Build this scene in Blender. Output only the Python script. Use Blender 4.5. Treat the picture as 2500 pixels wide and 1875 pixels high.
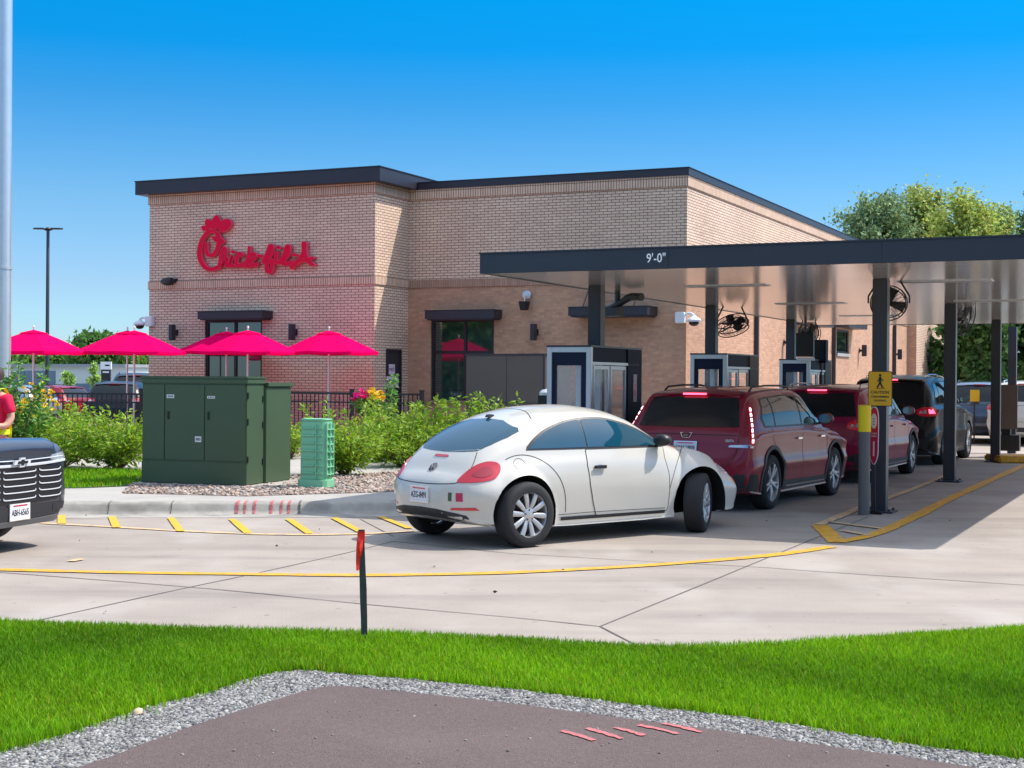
import bpy, bmesh, math, random
import numpy as np
from mathutils import Vector, Matrix
from mathutils.bvhtree import BVHTree
R = math.radians
random.seed(7); NR = np.random.default_rng(11)
S = bpy.context.scene
COL = S.collection
for o in list(bpy.data.objects): bpy.data.objects.remove(o)

# ---------------- camera ----------------
W, H, F = 2500.0, 1875.0, 3551.0
CZ = 1.70; RHO = 0.0075; PIT = 12.5 / F
fw = Vector((0, math.cos(PIT), -math.sin(PIT)))
rt = Vector((1, 0, RHO)).normalized()
up = rt.cross(fw).normalized()
camd = bpy.data.cameras.new('camera'); cam = bpy.data.objects.new('camera', camd); COL.objects.link(cam)
camd.sensor_width = 36; camd.lens = 36 * F / W; camd.clip_end = 3000; camd.clip_start = 0.1
cam.matrix_world = Matrix(((rt.x, up.x, -fw.x, 0), (rt.y, up.y, -fw.y, 0), (rt.z, up.z, -fw.z, CZ), (0, 0, 0, 1)))
S.camera = cam
def ray(u, v): return fw + rt * ((u - W / 2) / F) + up * ((H / 2 - v) / F)
def G(u, v, z=0.0):
    d = ray(u, v); t = (z - CZ) / d.z
    return Vector((d.x * t, d.y * t, z))
def P(u, v, Y):
    d = ray(u, v); t = Y / d.y
    return Vector((d.x * t, Y, CZ + d.z * t))

# ---------------- light ----------------
SUNV = Vector((0.686, 0.142, 1.0)).normalized()
elev = math.asin(SUNV.z); az = math.atan2(SUNV.x, SUNV.y)
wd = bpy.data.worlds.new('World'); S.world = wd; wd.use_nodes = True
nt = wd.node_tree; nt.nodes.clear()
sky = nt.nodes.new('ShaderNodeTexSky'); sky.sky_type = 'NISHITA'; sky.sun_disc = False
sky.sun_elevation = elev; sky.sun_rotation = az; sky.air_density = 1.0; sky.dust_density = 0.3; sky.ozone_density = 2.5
tc = nt.nodes.new('ShaderNodeTexCoord'); sx = nt.nodes.new('ShaderNodeSeparateXYZ')
nt.links.new(tc.outputs['Generated'], sx.inputs[0])
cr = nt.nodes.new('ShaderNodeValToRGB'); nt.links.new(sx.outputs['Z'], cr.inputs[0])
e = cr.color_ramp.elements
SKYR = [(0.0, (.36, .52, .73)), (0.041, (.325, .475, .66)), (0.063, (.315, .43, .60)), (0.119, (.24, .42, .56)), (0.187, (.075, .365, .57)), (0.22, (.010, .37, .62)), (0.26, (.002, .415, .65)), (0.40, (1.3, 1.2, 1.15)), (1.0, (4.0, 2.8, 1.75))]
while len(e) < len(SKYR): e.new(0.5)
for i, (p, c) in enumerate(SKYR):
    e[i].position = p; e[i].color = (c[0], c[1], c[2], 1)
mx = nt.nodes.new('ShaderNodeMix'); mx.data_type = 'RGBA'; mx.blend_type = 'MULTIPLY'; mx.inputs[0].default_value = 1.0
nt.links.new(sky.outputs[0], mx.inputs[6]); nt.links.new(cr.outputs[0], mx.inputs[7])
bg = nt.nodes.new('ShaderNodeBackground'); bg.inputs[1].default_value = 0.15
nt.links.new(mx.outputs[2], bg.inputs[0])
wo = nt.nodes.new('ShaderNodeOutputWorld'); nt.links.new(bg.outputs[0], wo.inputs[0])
sd = bpy.data.lights.new('sun', 'SUN'); sd.energy = 3.0; sd.angle = R(0.5); sd.color = (1.0, 0.955, 0.89)
so = bpy.data.objects.new('sun', sd); COL.objects.link(so)
so.rotation_euler = SUNV.to_track_quat('Z', 'Y').to_euler()
S.view_settings.view_transform = 'Standard'; S.view_settings.look = 'None'
S.view_settings.exposure = 0.84; S.view_settings.gamma = 1.0

# ---------------- materials ----------------
MATS = {}
def mat(name, col, rough=0.6, metal=0.0, var=0.0, vscale=3.0, bump=0.0, bscale=40.0, spec=0.5, coat=0.0, emit=None, estr=0.0, attr=False, trans=0.0, stretch=None, var2=0.0, v2scale=0.5):
    if name in MATS: return MATS[name]
    m = bpy.data.materials.new(name); m.use_nodes = True; MATS[name] = m
    t = m.node_tree; b = t.nodes['Principled BSDF']; N = t.nodes; L = t.links
    c4 = (col[0], col[1], col[2], 1)
    b.inputs['Base Color'].default_value = c4; b.inputs['Roughness'].default_value = rough; b.inputs['Metallic'].default_value = metal
    b.inputs['Specular IOR Level'].default_value = spec
    if coat: b.inputs['Coat Weight'].default_value = coat; b.inputs['Coat Roughness'].default_value = 0.03
    if emit: b.inputs['Emission Color'].default_value = (*emit, 1); b.inputs['Emission Strength'].default_value = estr
    co = N.new('ShaderNodeTexCoord'); src = co.outputs['Object']
    if stretch:
        mp = N.new('ShaderNodeMapping'); mp.inputs['Scale'].default_value = stretch; L.new(src, mp.inputs[0]); src = mp.outputs[0]
    last = None
    def layer(amount, scale, detail):
        nonlocal last
        n = N.new('ShaderNodeTexNoise'); n.inputs['Scale'].default_value = scale; n.inputs['Detail'].default_value = detail; n.inputs['Roughness'].default_value = 0.6
        L.new(src, n.inputs['Vector'])
        r = N.new('ShaderNodeMapRange'); r.inputs['From Min'].default_value = 0.25; r.inputs['From Max'].default_value = 0.75
        r.inputs['To Min'].default_value = 1 - amount; r.inputs['To Max'].default_value = 1 + amount
        L.new(n.outputs['Fac'], r.inputs['Value'])
        x = N.new('ShaderNodeMix'); x.data_type = 'RGBA'; x.blend_type = 'MULTIPLY'; x.inputs[0].default_value = 1
        if last is None: x.inputs[6].default_value = c4
        else: L.new(last, x.inputs[6])
        L.new(r.outputs[0], x.inputs[7]); last = x.outputs[2]
    if attr:
        a = N.new('ShaderNodeAttribute'); a.attribute_name = 'Col'; x = N.new('ShaderNodeMix'); x.data_type = 'RGBA'; x.blend_type = 'MULTIPLY'; x.inputs[0].default_value = 1
        x.inputs[6].default_value = c4; L.new(a.outputs['Color'], x.inputs[7]); last = x.outputs[2]
    if var: layer(var, vscale, 8)
    if var2: layer(var2, v2scale, 4)
    if last is not None: L.new(last, b.inputs['Base Color'])
    if bump:
        n = N.new('ShaderNodeTexNoise'); n.inputs['Scale'].default_value = bscale; n.inputs['Detail'].default_value = 6; L.new(src, n.inputs['Vector'])
        bp = N.new('ShaderNodeBump'); bp.inputs['Strength'].default_value = bump; bp.inputs['Distance'].default_value = 0.02
        L.new(n.outputs['Fac'], bp.inputs['Height']); L.new(bp.outputs[0], b.inputs['Normal'])
    if trans:
        tr = N.new('ShaderNodeBsdfTranslucent'); ms = N.new('ShaderNodeMixShader'); ms.inputs[0].default_value = trans
        if last is not None: L.new(last, tr.inputs[0])
        else: tr.inputs[0].default_value = c4
        L.new(b.outputs[0], ms.inputs[1]); L.new(tr.outputs[0], ms.inputs[2]); L.new(ms.outputs[0], N['Material Output'].inputs[0])
    return m

def brick(name, c1, c2, mortar, bw=0.203, bh=0.0677, ms=0.011, soldier=False, offs=0.5, bumpd=0.6):
    m = bpy.data.materials.new(name); m.use_nodes = True; MATS[name] = m
    t = m.node_tree; b = t.nodes['Principled BSDF']; N = t.nodes; L = t.links
    uv = N.new('ShaderNodeUVMap'); br = N.new('ShaderNodeTexBrick'); L.new(uv.outputs[0], br.inputs['Vector'])
    if soldier: bw, bh, offs = 0.0677, 0.204, 0.0
    br.offset = offs; br.inputs['Scale'].default_value = 1; br.inputs['Brick Width'].default_value = bw; br.inputs['Row Height'].default_value = bh
    br.inputs['Mortar Size'].default_value = ms / 2; br.inputs['Mortar Smooth'].default_value = 0.2; br.inputs['Bias'].default_value = 0.0
    br.inputs['Color1'].default_value = (*c1, 1); br.inputs['Color2'].default_value = (*c2, 1); br.inputs['Mortar'].default_value = (*mortar, 1)
    last = br.outputs['Color']
    for sc, am in ((0.5, 0.10), (9.0, 0.08)):
        n = N.new('ShaderNodeTexNoise'); n.inputs['Scale'].default_value = sc; n.inputs['Detail'].default_value = 5; L.new(uv.outputs[0], n.inputs['Vector'])
        r = N.new('ShaderNodeMapRange'); r.inputs['From Min'].default_value = 0.3; r.inputs['From Max'].default_value = 0.7; r.inputs['To Min'].default_value = 1 - am; r.inputs['To Max'].default_value = 1 + am
        L.new(n.outputs['Fac'], r.inputs['Value'])
        x = N.new('ShaderNodeMix'); x.data_type = 'RGBA'; x.blend_type = 'MULTIPLY'; x.inputs[0].default_value = 1
        L.new(last, x.inputs[6]); L.new(r.outputs[0], x.inputs[7]); last = x.outputs[2]
    L.new(last, b.inputs['Base Color']); b.inputs['Roughness'].default_value = 0.85
    bp = N.new('ShaderNodeBump'); bp.invert = True; bp.inputs['Strength'].default_value = bumpd; bp.inputs['Distance'].default_value = 0.01
    L.new(br.outputs['Fac'], bp.inputs['Height']); L.new(bp.outputs[0], b.inputs['Normal'])
    return m

# ---------------- object helpers ----------------
def tag(o, label=None, cat=None, group=None, kind=None):
    if label: o['label'] = label
    if cat: o['category'] = cat
    if group: o['group'] = group
    if kind: o['kind'] = kind
    return o
def empty(name, loc=(0, 0, 0), rz=0.0, label=None, cat=None, group=None):
    o = bpy.data.objects.new(name, None); COL.objects.link(o); o.location = loc; o.rotation_euler = (0, 0, rz)
    o.empty_display_size = 0.2
    return tag(o, label, cat, group)
def mkmesh(name, V, Fc, mats, parent=None, mi=None, smooth=False, loc=None, sharp=None, cols=None, uvs=None):
    me = bpy.data.meshes.new(name); me.from_pydata([tuple(v) for v in V], [], [tuple(f) for f in Fc])
    if not isinstance(mats, (list, tuple)): mats = [mats]
    for m in mats: me.materials.append(m)
    if mi is not None: me.polygons.foreach_set('material_index', np.array(mi, dtype=np.int32))
    if smooth: me.polygons.foreach_set('use_smooth', np.ones(len(me.polygons), bool))
    if sharp is not None: me.set_sharp_from_angle(angle=R(sharp))
    if uvs is not None:
        l = me.uv_layers.new(name='UVMap'); l.data.foreach_set('uv', np.array(uvs, dtype=np.float32).ravel())
    if cols is not None:
        a = me.color_attributes.new('Col', 'FLOAT_COLOR', 'POINT'); c = np.ones((len(V), 4), np.float32); c[:, :3] = cols; a.data.foreach_set('color', c.ravel())
    me.update()
    o = bpy.data.objects.new(name, me); COL.objects.link(o)
    if parent: o.parent = parent
    if loc is not None: o.location = loc
    return o
def bigmesh(name, V, Fq, mats, parent=None, cols=None, smooth=False, mi=None):
    """V (n,3) F (m,k) numpy arrays, one polygon size."""
    me = bpy.data.meshes.new(name); k = Fq.shape[1]
    me.vertices.add(len(V)); me.vertices.foreach_set('co', V.astype(np.float32).ravel())
    me.loops.add(Fq.size); me.loops.foreach_set('vertex_index', Fq.astype(np.int32).ravel())
    me.polygons.add(len(Fq)); me.polygons.foreach_set('loop_start', np.arange(0, Fq.size, k, dtype=np.int32)); me.polygons.foreach_set('loop_total', np.full(len(Fq), k, np.int32))
    if not isinstance(mats, (list, tuple)): mats = [mats]
    for m in mats: me.materials.append(m)
    if mi is not None: me.polygons.foreach_set('material_index', mi.astype(np.int32))
    if smooth: me.polygons.foreach_set('use_smooth', np.ones(len(Fq), bool))
    me.update(calc_edges=True)
    if cols is not None:
        a = me.color_attributes.new('Col', 'FLOAT_COLOR', 'POINT'); c = np.ones((len(V), 4), np.float32); c[:, :3] = cols; a.data.foreach_set('color', c.ravel())
    o = bpy.data.objects.new(name, me); COL.objects.link(o)
    if parent: o.parent = parent
    return o

class MB:
    """collects shapes, builds one mesh object"""
    def __init__(s): s.v = []; s.f = []; s.m = []; s.uv = []
    def add(s, V, Fc, m=0):
        b = len(s.v); s.v += [Vector(v) for v in V]; s.f += [tuple(i + b for i in f) for f in Fc]; s.m += [m] * len(Fc); return s
    def box(s, x0, x1, y0, y1, z0, z1, m=0):
        V = [(x0, y0, z0), (x1, y0, z0), (x1, y1, z0), (x0, y1, z0), (x0, y0, z1), (x1, y0, z1), (x1, y1, z1), (x0, y1, z1)]
        return s.add(V, [(3, 2, 1, 0), (4, 5, 6, 7), (0, 1, 5, 4), (1, 2, 6, 5), (2, 3, 7, 6), (3, 0, 4, 7)], m)
    def obox(s, c, ax, sz, m=0):
        c = Vector(c); X, Y, Z = [Vector(a).normalized() * d / 2 for a, d in zip(ax, sz)]
        V = [c + i * X + j * Y + k * Z for k in (-1, 1) for j, i in ((-1, -1), (-1, 1), (1, 1), (1, -1))]
        return s.add(V, [(3, 2, 1, 0), (4, 5, 6, 7), (0, 1, 5, 4), (1, 2, 6, 5), (2, 3, 7, 6), (3, 0, 4, 7)], m)
    def bar(s, a, b, w, h=None, m=0):
        a, b = Vector(a), Vector(b); d = b - a; h = h or w
        q = d.to_track_quat('Z', 'Y'); return s.obox((a + b) / 2, (q @ Vector((1, 0, 0)), q @ Vector((0, 1, 0)), d), (w, h, d.length), m)
    def tube(s, pts, r, n=8, m=0, cap=True):
        pts = [Vector(p) for p in pts]; rr = r if isinstance(r, (list, tuple)) else [r] * len(pts)
        V = []; px = None
        for i, p in enumerate(pts):
            d = (pts[min(i + 1, len(pts) - 1)] - pts[max(i - 1, 0)]).normalized()
            if px is None: px = d.orthogonal().normalized()
            else:
                px = (px - d * px.dot(d));
                px = px.normalized() if px.length > 1e-6 else d.orthogonal().normalized()
            py = d.cross(px)
            for k in range(n):
                a = 2 * math.pi * k / n; V.append(p + (px * math.cos(a) + py * math.sin(a)) * rr[i])
        Fc = [(i * n + k, i * n + (k + 1) % n, (i + 1) * n + (k + 1) % n, (i + 1) * n + k) for i in range(len(pts) - 1) for k in range(n)]
        if cap: Fc += [tuple(range(n - 1, -1, -1)), tuple((len(pts) - 1) * n + k for k in range(n))]
        return s.add(V, Fc, m)
    def lathe(s, prof, c=(0, 0, 0), n=24, m=0, axis='z', ring=None):
        c = Vector(c); V = []
        for r, h in prof:
            for k in range(n):
                a = 2 * math.pi * k / n; x, y = r * math.cos(a), r * math.sin(a)
                V.append(c + (Vector((x, y, h)) if axis == 'z' else Vector((x, h, y)) if axis == 'y' else Vector((h, x, y))))
        Fc = [(i * n + k, i * n + (k + 1) % n, (i + 1) * n + (k + 1) % n, (i + 1) * n + k) for i in range(len(prof) - 1) for k in range(n)]
        if axis == 'y': Fc = [f[::-1] for f in Fc]
        if prof[0][0] > 1e-4 and ring is None: pass
        return s.add(V, Fc, m)
    def prism(s, poly, z0, z1, m=0):
        n = len(poly); V = [(p[0], p[1], z0) for p in poly] + [(p[0], p[1], z1) for p in poly]
        return s.add(V, [tuple(range(n - 1, -1, -1)), tuple(range(n, 2 * n))] + [(i, (i + 1) % n, n + (i + 1) % n, n + i) for i in range(n)], m)
    def grid(s, rows, m=0, close=False):
        n = len(rows[0]); V = [p for r in rows for p in r]
        Fc = [(i * n + j, i * n + (j + 1) % n, (i + 1) * n + (j + 1) % n, (i + 1) * n + j) for i in range(len(rows) - 1) for j in range(n if close else n - 1)]
        return s.add(V, Fc, m)
    def build(s, name, mats, parent=None, smooth=False, bevel=0.0, sharp=None, loc=None, fixn=True):
        o = mkmesh(name, s.v, s.f, mats, parent, mi=s.m, loc=loc)
        me = o.data
        if fixn or bevel:
            bm = bmesh.new(); bm.from_mesh(me)
            if fixn: bmesh.ops.recalc_face_normals(bm, faces=bm.faces)
            if bevel:
                es = [e for e in bm.edges if len(e.link_faces) == 2 and e.calc_face_angle(0) > 0.6]
                bmesh.ops.bevel(bm, geom=es, offset=bevel, segments=2, affect='EDGES', clamp_overlap=True)
            bm.to_mesh(me); bm.free()
        if smooth or bevel:
            me.polygons.foreach_set('use_smooth', np.ones(len(me.polygons), bool)); me.set_sharp_from_angle(angle=R(sharp or 35))
        me.update(); return o

def spline(pts, n=6, closed=False):
    pts = [Vector(p) for p in pts]; out = []; N = len(pts)
    rng = range(N) if closed else range(N - 1)
    for i in rng:
        p0 = pts[(i - 1) % N] if closed or i > 0 else pts[0] * 2 - pts[1]
        p1 = pts[i]; p2 = pts[(i + 1) % N]
        p3 = pts[(i + 2) % N] if closed or i + 2 < N else p2 * 2 - p1
        for k in range(n):
            t = k / n
            out.append(0.5 * ((2 * p1) + (p2 - p0) * t + (2 * p0 - 5 * p1 + 4 * p2 - p3) * t * t + (3 * p1 - p0 - 3 * p2 + p3) * t ** 3))
    if not closed: out.append(pts[-1])
    return out
def text_mesh(txt, size=1.0, ext=0.002, bold=0.0, sx=1.0):
    cu = bpy.data.curves.new('t', 'FONT'); cu.body = txt; cu.size = size; cu.extrude = ext; cu.align_x = 'CENTER'; cu.align_y = 'CENTER'; cu.offset = bold; cu.resolution_u = 3
    o = bpy.data.objects.new('t', cu); COL.objects.link(o); bpy.context.view_layer.update()
    me = bpy.data.meshes.new_from_object(o); bpy.data.objects.remove(o)
    V = [Vector((v.co.x * sx, v.co.y, v.co.z)) for v in me.vertices]; Fc = [tuple(p.vertices) for p in me.polygons]
    bpy.data.meshes.remove(me); return V, Fc
def put_text(mb, txt, size, org, xdir, ydir, ext=0.002, m=0, bold=0.0, sx=1.0):
    V, Fc = text_mesh(txt, size, ext, bold, sx); xd, yd = Vector(xdir), Vector(ydir); zd = xd.cross(yd); o = Vector(org)
    mb.add([o + xd * v.x + yd * v.y + zd * v.z for v in V], Fc, m)
def copy_tree(o, parent=None):
    c = o.copy(); COL.objects.link(c); c.parent = parent
    if parent is not None: c.matrix_parent_inverse = o.matrix_parent_inverse.copy()
    for ch in list(o.children): copy_tree(ch, c)
    return c

# leaf scatter: points (n,3), dirs (n,3), size -> folded diamond leaves
def leaves(Pt, D, L, Wd, name, m, parent, base=(1, 1, 1), cv=0.25, rng=NR, fold=0.3, huev=0.12):
    n = len(Pt); D = D / (np.linalg.norm(D, axis=1, keepdims=True) + 1e-9)
    up_ = rng.normal(size=(n, 3)); Sd = np.cross(D, up_); Sd /= np.linalg.norm(Sd, axis=1, keepdims=True) + 1e-9
    Nn = np.cross(Sd, D); L = np.asarray(L).reshape(-1, 1); Wd = np.asarray(Wd).reshape(-1, 1)
    a = Pt; b = Pt + D * L * 0.45 + Sd * Wd + Nn * Wd * fold; c = Pt + D * L - Nn * L * 0.12; d = Pt + D * L * 0.45 - Sd * Wd + Nn * Wd * fold
    V = np.stack([a, b, c, d], 1).reshape(-1, 3); idx = np.arange(n) * 4
    Fq = np.concatenate([np.stack([idx, idx + 1, idx + 2], 1), np.stack([idx, idx + 2, idx + 3], 1)])
    s = rng.uniform(1 - cv, 1 + cv, (n, 1)); h = rng.uniform(-huev, huev, (n, 1))
    c3 = np.clip(np.array(base) * s * np.concatenate([1 + h * 1.6, np.ones((n, 1)), 1 - h], 1), 0, 3)
    return bigmesh(name, V, Fq, m, parent, cols=np.repeat(c3, 4, 0))
# ---------------- palette ----------------
M_conc = mat('concrete_drive', (0.315, 0.268, 0.228), 0.85, var=0.10, vscale=1.6, bump=0.25, bscale=60, var2=0.12, v2scale=0.3)
M_walk = mat('concrete_walk', (0.38, 0.355, 0.325), 0.85, var=0.08, vscale=2, bump=0.2, bscale=70)
M_kerb = mat('concrete_kerb', (0.35, 0.33, 0.29), 0.85, var=0.20, vscale=1.5, bump=0.2, bscale=60, var2=0.12, v2scale=6)
M_asph = mat('asphalt', (0.125, 0.088, 0.080), 0.9, var=0.30, vscale=60, bump=0.7, bscale=140, var2=0.10, v2scale=1.0)
M_joint = mat('joint', (0.13, 0.11, 0.10), 0.9)
M_yel = mat('yellow_paint', (0.64, 0.32, 0.012), 0.7, var=0.3, vscale=9)
M_yel2 = mat('faded_paint', (0.62, 0.42, 0.22), 0.8, var=0.2, vscale=7)
M_yelb = mat('bright_yellow_paint', (0.60, 0.36, 0.008), 0.7, var=0.12, vscale=9)
M_pink = mat('pink_marking', (0.62, 0.13, 0.14), 0.85, var=0.35, vscale=30)
M_brU = brick('brick_light', (0.80, 0.59, 0.435), (0.70, 0.50, 0.375), (0.18, 0.10, 0.07), ms=0.015)
M_brD = brick('brick_brown', (0.60, 0.335, 0.205), (0.46, 0.25, 0.16), (0.50, 0.31, 0.20), ms=0.012)
M_soU = brick('soldier_light', (0.76, 0.54, 0.39), (0.66, 0.46, 0.335), (0.21, 0.12, 0.08), soldier=True, ms=0.018)
M_soD = brick('soldier_brown', (0.46, 0.285, 0.195), (0.38, 0.23, 0.16), (0.22, 0.13, 0.10), soldier=True)
M_brz = mat('dark_bronze', (0.040, 0.036, 0.048), 0.42, 0.3, var=0.06, vscale=1.0)
M_navy = mat('navy_metal', (0.008, 0.014, 0.045), 0.6, 0.0, spec=0.25, var=0.08, vscale=2)
M_fasc = mat('fascia_metal', (0.040, 0.043, 0.058), 0.35, 0.25, var=0.06, vscale=2)
M_post = mat('post_metal', (0.040, 0.040, 0.050), 0.4, 0.2, var=0.08, vscale=3)
M_soff = mat('soffit_panel', (0.87, 0.85, 0.81), 0.15, 0.55, var=0.04, vscale=1.2, bump=0.04, bscale=3.0)
M_silv = mat('silver_frame', (0.62, 0.62, 0.64), 0.35, 0.6)
M_alum = mat('brushed_pole', (0.70, 0.71, 0.73), 0.32, 0.7, var=0.05, vscale=4)
M_white = mat('white_plastic', (0.75, 0.76, 0.78), 0.45)
M_black = mat('black_plastic', (0.012, 0.012, 0.015), 0.45)
M_glassB = mat('building_glass', (0.012, 0.035, 0.035), 0.03, 0.0, spec=1.0, coat=0.6)
M_red = mat('sign_red', (0.78, 0.0, 0.045), 0.5, spec=0.15)
M_redE = mat('sign_red_trim', (0.80, 0.10, 0.17), 0.5)
M_umb = mat('umbrella_fabric', (1.0, 0.0, 0.16), 0.85, trans=0.45, spec=0.05)
M_tgreen = mat('transformer_green', (0.050, 0.090, 0.046), 0.5, var=0.05, vscale=2)
M_pgreen = mat('pedestal_green', (0.22, 0.55, 0.33), 0.55, var=0.05, vscale=3)
M_taupe = mat('taupe_panel', (0.115, 0.088, 0.074), 0.6, var=0.05)
M_leaf = mat('leaf_bush', (0.27, 0.43, 0.03), 0.5, attr=True, trans=0.45)
M_leafD = mat('leaf_dark', (0.09, 0.17, 0.04), 0.6, attr=True, trans=0.3)
M_leafT = mat('leaf_tree', (0.30, 0.38, 0.14), 0.6, attr=True, trans=0.35)
M_grassb = mat('grass_blade', (0.145, 0.345, 0.005), 0.55, spec=0.2, attr=True, trans=0.45)
M_soil = mat('grass_soil', (0.035, 0.10, 0.008), 0.9, var=0.4, vscale=8)
M_bark = mat('bark', (0.12, 0.09, 0.065), 0.9, var=0.3, vscale=8)
M_stem = mat('stem', (0.16, 0.10, 0.05), 0.8)
M_grav = mat('gravel_bed', (0.26, 0.255, 0.245), 0.95, var=0.5, vscale=70, bump=0.4, bscale=70)
M_stone = mat('gravel_stone', (0.25, 0.245, 0.235), 0.85, attr=True)
M_rock = mat('river_rock', (0.38, 0.32, 0.28), 0.85, attr=True)
M_rockb = mat('rock_bed', (0.20, 0.155, 0.13), 0.95, var=0.5, vscale=18, bump=0.9, bscale=25)
M_tyre = mat('tyre', (0.016, 0.016, 0.018), 0.8, bump=0.15, bscale=60)
M_rim = mat('rim_silver', (0.50, 0.50, 0.51), 0.35, 0.6)
M_trim = mat('bright_trim', (0.72, 0.74, 0.77), 0.3, 0.25)
M_rimD = mat('rim_dark', (0.03, 0.03, 0.034), 0.5, 0.3)
M_well = mat('wheel_well', (0.006, 0.006, 0.007), 0.9)
M_gap = mat('panel_gap', (0.02, 0.02, 0.02), 0.7)
M_cwhite = mat('car_white', (0.56, 0.535, 0.475), 0.3, 0.0, coat=0.8)
M_cmar = mat('car_maroon', (0.25, 0.004, 0.022), 0.4, 0.0, coat=0.5, spec=0.3)
M_cmar2 = mat('car_magenta', (0.29, 0.002, 0.045), 0.4, 0.0, coat=0.5, spec=0.3)
M_cblk = mat('car_black', (0.008, 0.008, 0.009), 0.35, 0.0, coat=0.35, spec=0.35)
M_cblue = mat('car_blue_grey', (0.055, 0.075, 0.115), 0.28, 0.4, coat=1.0)
M_csilv = mat('car_silver', (0.42, 0.45, 0.48), 0.28, 0.6, coat=1.0)
M_clad = mat('car_cladding', (0.022, 0.022, 0.026), 0.55)
M_glass = mat('car_glass', (0.006, 0.010, 0.014), 0.02, 0.0, spec=0.5)
M_glassT = mat('car_glass_teal', (0.005, 0.060, 0.100), 0.03, 0.0, spec=0.6, coat=0.35)
M_chr = mat('chrome', (0.80, 0.81, 0.83), 0.12, 1.0)
M_tail = mat('tail_red', (0.40, 0.0, 0.018), 0.18, coat=1.0, emit=(1.0, 0.0, 0.03), estr=0.05)
M_tailE = mat('tail_lit', (0.9, 0.15, 0.2), 0.3, emit=(1.0, 0.06, 0.13), estr=3.0)
M_tailW = mat('tail_led', (1, 0.6, 0.65), 0.3, emit=(1.0, 0.42, 0.5), estr=4.0)
M_clear = mat('lamp_clear', (0.55, 0.57, 0.60), 0.08, 0.5, coat=1.0)
M_plate = mat('plate_white', (0.72, 0.72, 0.74), 0.5)
M_amber = mat('amber', (0.7, 0.2, 0.02), 0.4)
M_signY = mat('sign_yellow', (0.82, 0.44, 0.005), 0.55)
M_bolY = mat('bollard_yellow', (0.85, 0.62, 0.0), 0.5)
M_bolG = mat('bollard_grey', (0.12, 0.115, 0.11), 0.5)
M_skin = mat('skin', (0.62, 0.33, 0.23), 0.55)
M_shirt = mat('shirt_red', (0.72, 0.0, 0.06), 0.8)
M_vest = mat('vest_yellow', (0.75, 0.85, 0.02), 0.7)
M_hair = mat('hair', (0.05, 0.03, 0.02), 0.7)
M_trous = mat('trousers', (0.02, 0.022, 0.03), 0.8)
M_pot = mat('terracotta', (0.34, 0.13, 0.07), 0.8)
M_petP = mat('petal_pink', (0.85, 0.01, 0.26), 0.6, attr=True)
M_petY = mat('petal_yellow', (0.90, 0.60, 0.02), 0.6, attr=True)
M_wood = mat('stake_wood', (0.055, 0.06, 0.06), 0.85, var=0.3, vscale=20)
M_tape = mat('flag_tape', (1.0, 0.05, 0.025), 0.6, trans=0.3)
M_paper = mat('paper', (0.75, 0.60, 0.68), 0.7)
M_ink = mat('ink', (0.02, 0.02, 0.03), 0.7)
M_wallW = mat('far_white_wall', (0.72, 0.70, 0.66), 0.8)
M_bluewin = mat('far_blue_glass', (0.10, 0.17, 0.26), 0.1, spec=0.8)
# driveway wear: long tyre-darkened streaks and blotches that belong to the slab
def wear(m, col, amt, sc, stretch, rotz, lo=.50, hi=.72, detail=5):
    t = m.node_tree; N = t.nodes; L = t.links; b = N['Principled BSDF']; co = N.new('ShaderNodeTexCoord'); mp = N.new('ShaderNodeMapping'); mp.inputs['Scale'].default_value = stretch; mp.inputs['Rotation'].default_value = (0, 0, rotz)
    L.new(co.outputs['Object'], mp.inputs[0]); n = N.new('ShaderNodeTexNoise'); n.inputs['Scale'].default_value = sc; n.inputs['Detail'].default_value = detail; L.new(mp.outputs[0], n.inputs['Vector'])
    r = N.new('ShaderNodeMapRange'); r.inputs['From Min'].default_value = lo; r.inputs['From Max'].default_value = hi; r.inputs['To Min'].default_value = 0; r.inputs['To Max'].default_value = amt; L.new(n.outputs['Fac'], r.inputs['Value'])
    x = N.new('ShaderNodeMix'); x.data_type = 'RGBA'; L.new(r.outputs[0], x.inputs[0]); src = b.inputs['Base Color'].links[0].from_socket; L.new(src, x.inputs[6]); x.inputs[7].default_value = (*col, 1); L.new(x.outputs[2], b.inputs['Base Color'])
wear(M_conc, (0.17, 0.145, 0.13), .55, 1.0, (.25, 1.6, 1), R(12)); wear(M_conc, (0.10, 0.085, 0.08), .6, 9.0, (1, 1, 1), 0, .68, .78, 2); wear(M_conc, (0.42, 0.38, 0.34), .6, .8, (1, .6, 1), .4, .52, .7)
wear(M_kerb, (0.12, 0.11, 0.10), .7, 1.6, (1, 3, 1), 0, .48, .7); wear(M_walk, (0.20, 0.18, 0.165), .4, 1.2, (1, 1, 1), 0)
wear(M_asph, (0.17, 0.13, 0.12), .5, .7, (1, 1, 1), 0); wear(M_asph, (0.05, 0.04, 0.038), .7, 30, (1, 1, 1), 0, .66, .75, 2)
wear(M_yel, (0.30, 0.24, 0.18), .75, 14, (1, 1, 1), 0, .52, .66); wear(M_yel2, (0.32, 0.27, 0.23), .8, 10, (1, 1, 1), 0, .48, .62); wear(M_yelb, (0.33, 0.28, 0.22), .6, 16, (1, 1, 1), 0, .56, .68)
wear(M_pink, (0.20, 0.13, 0.12), .9, 50, (1, 1, 1), 0, .47, .6)
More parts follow.
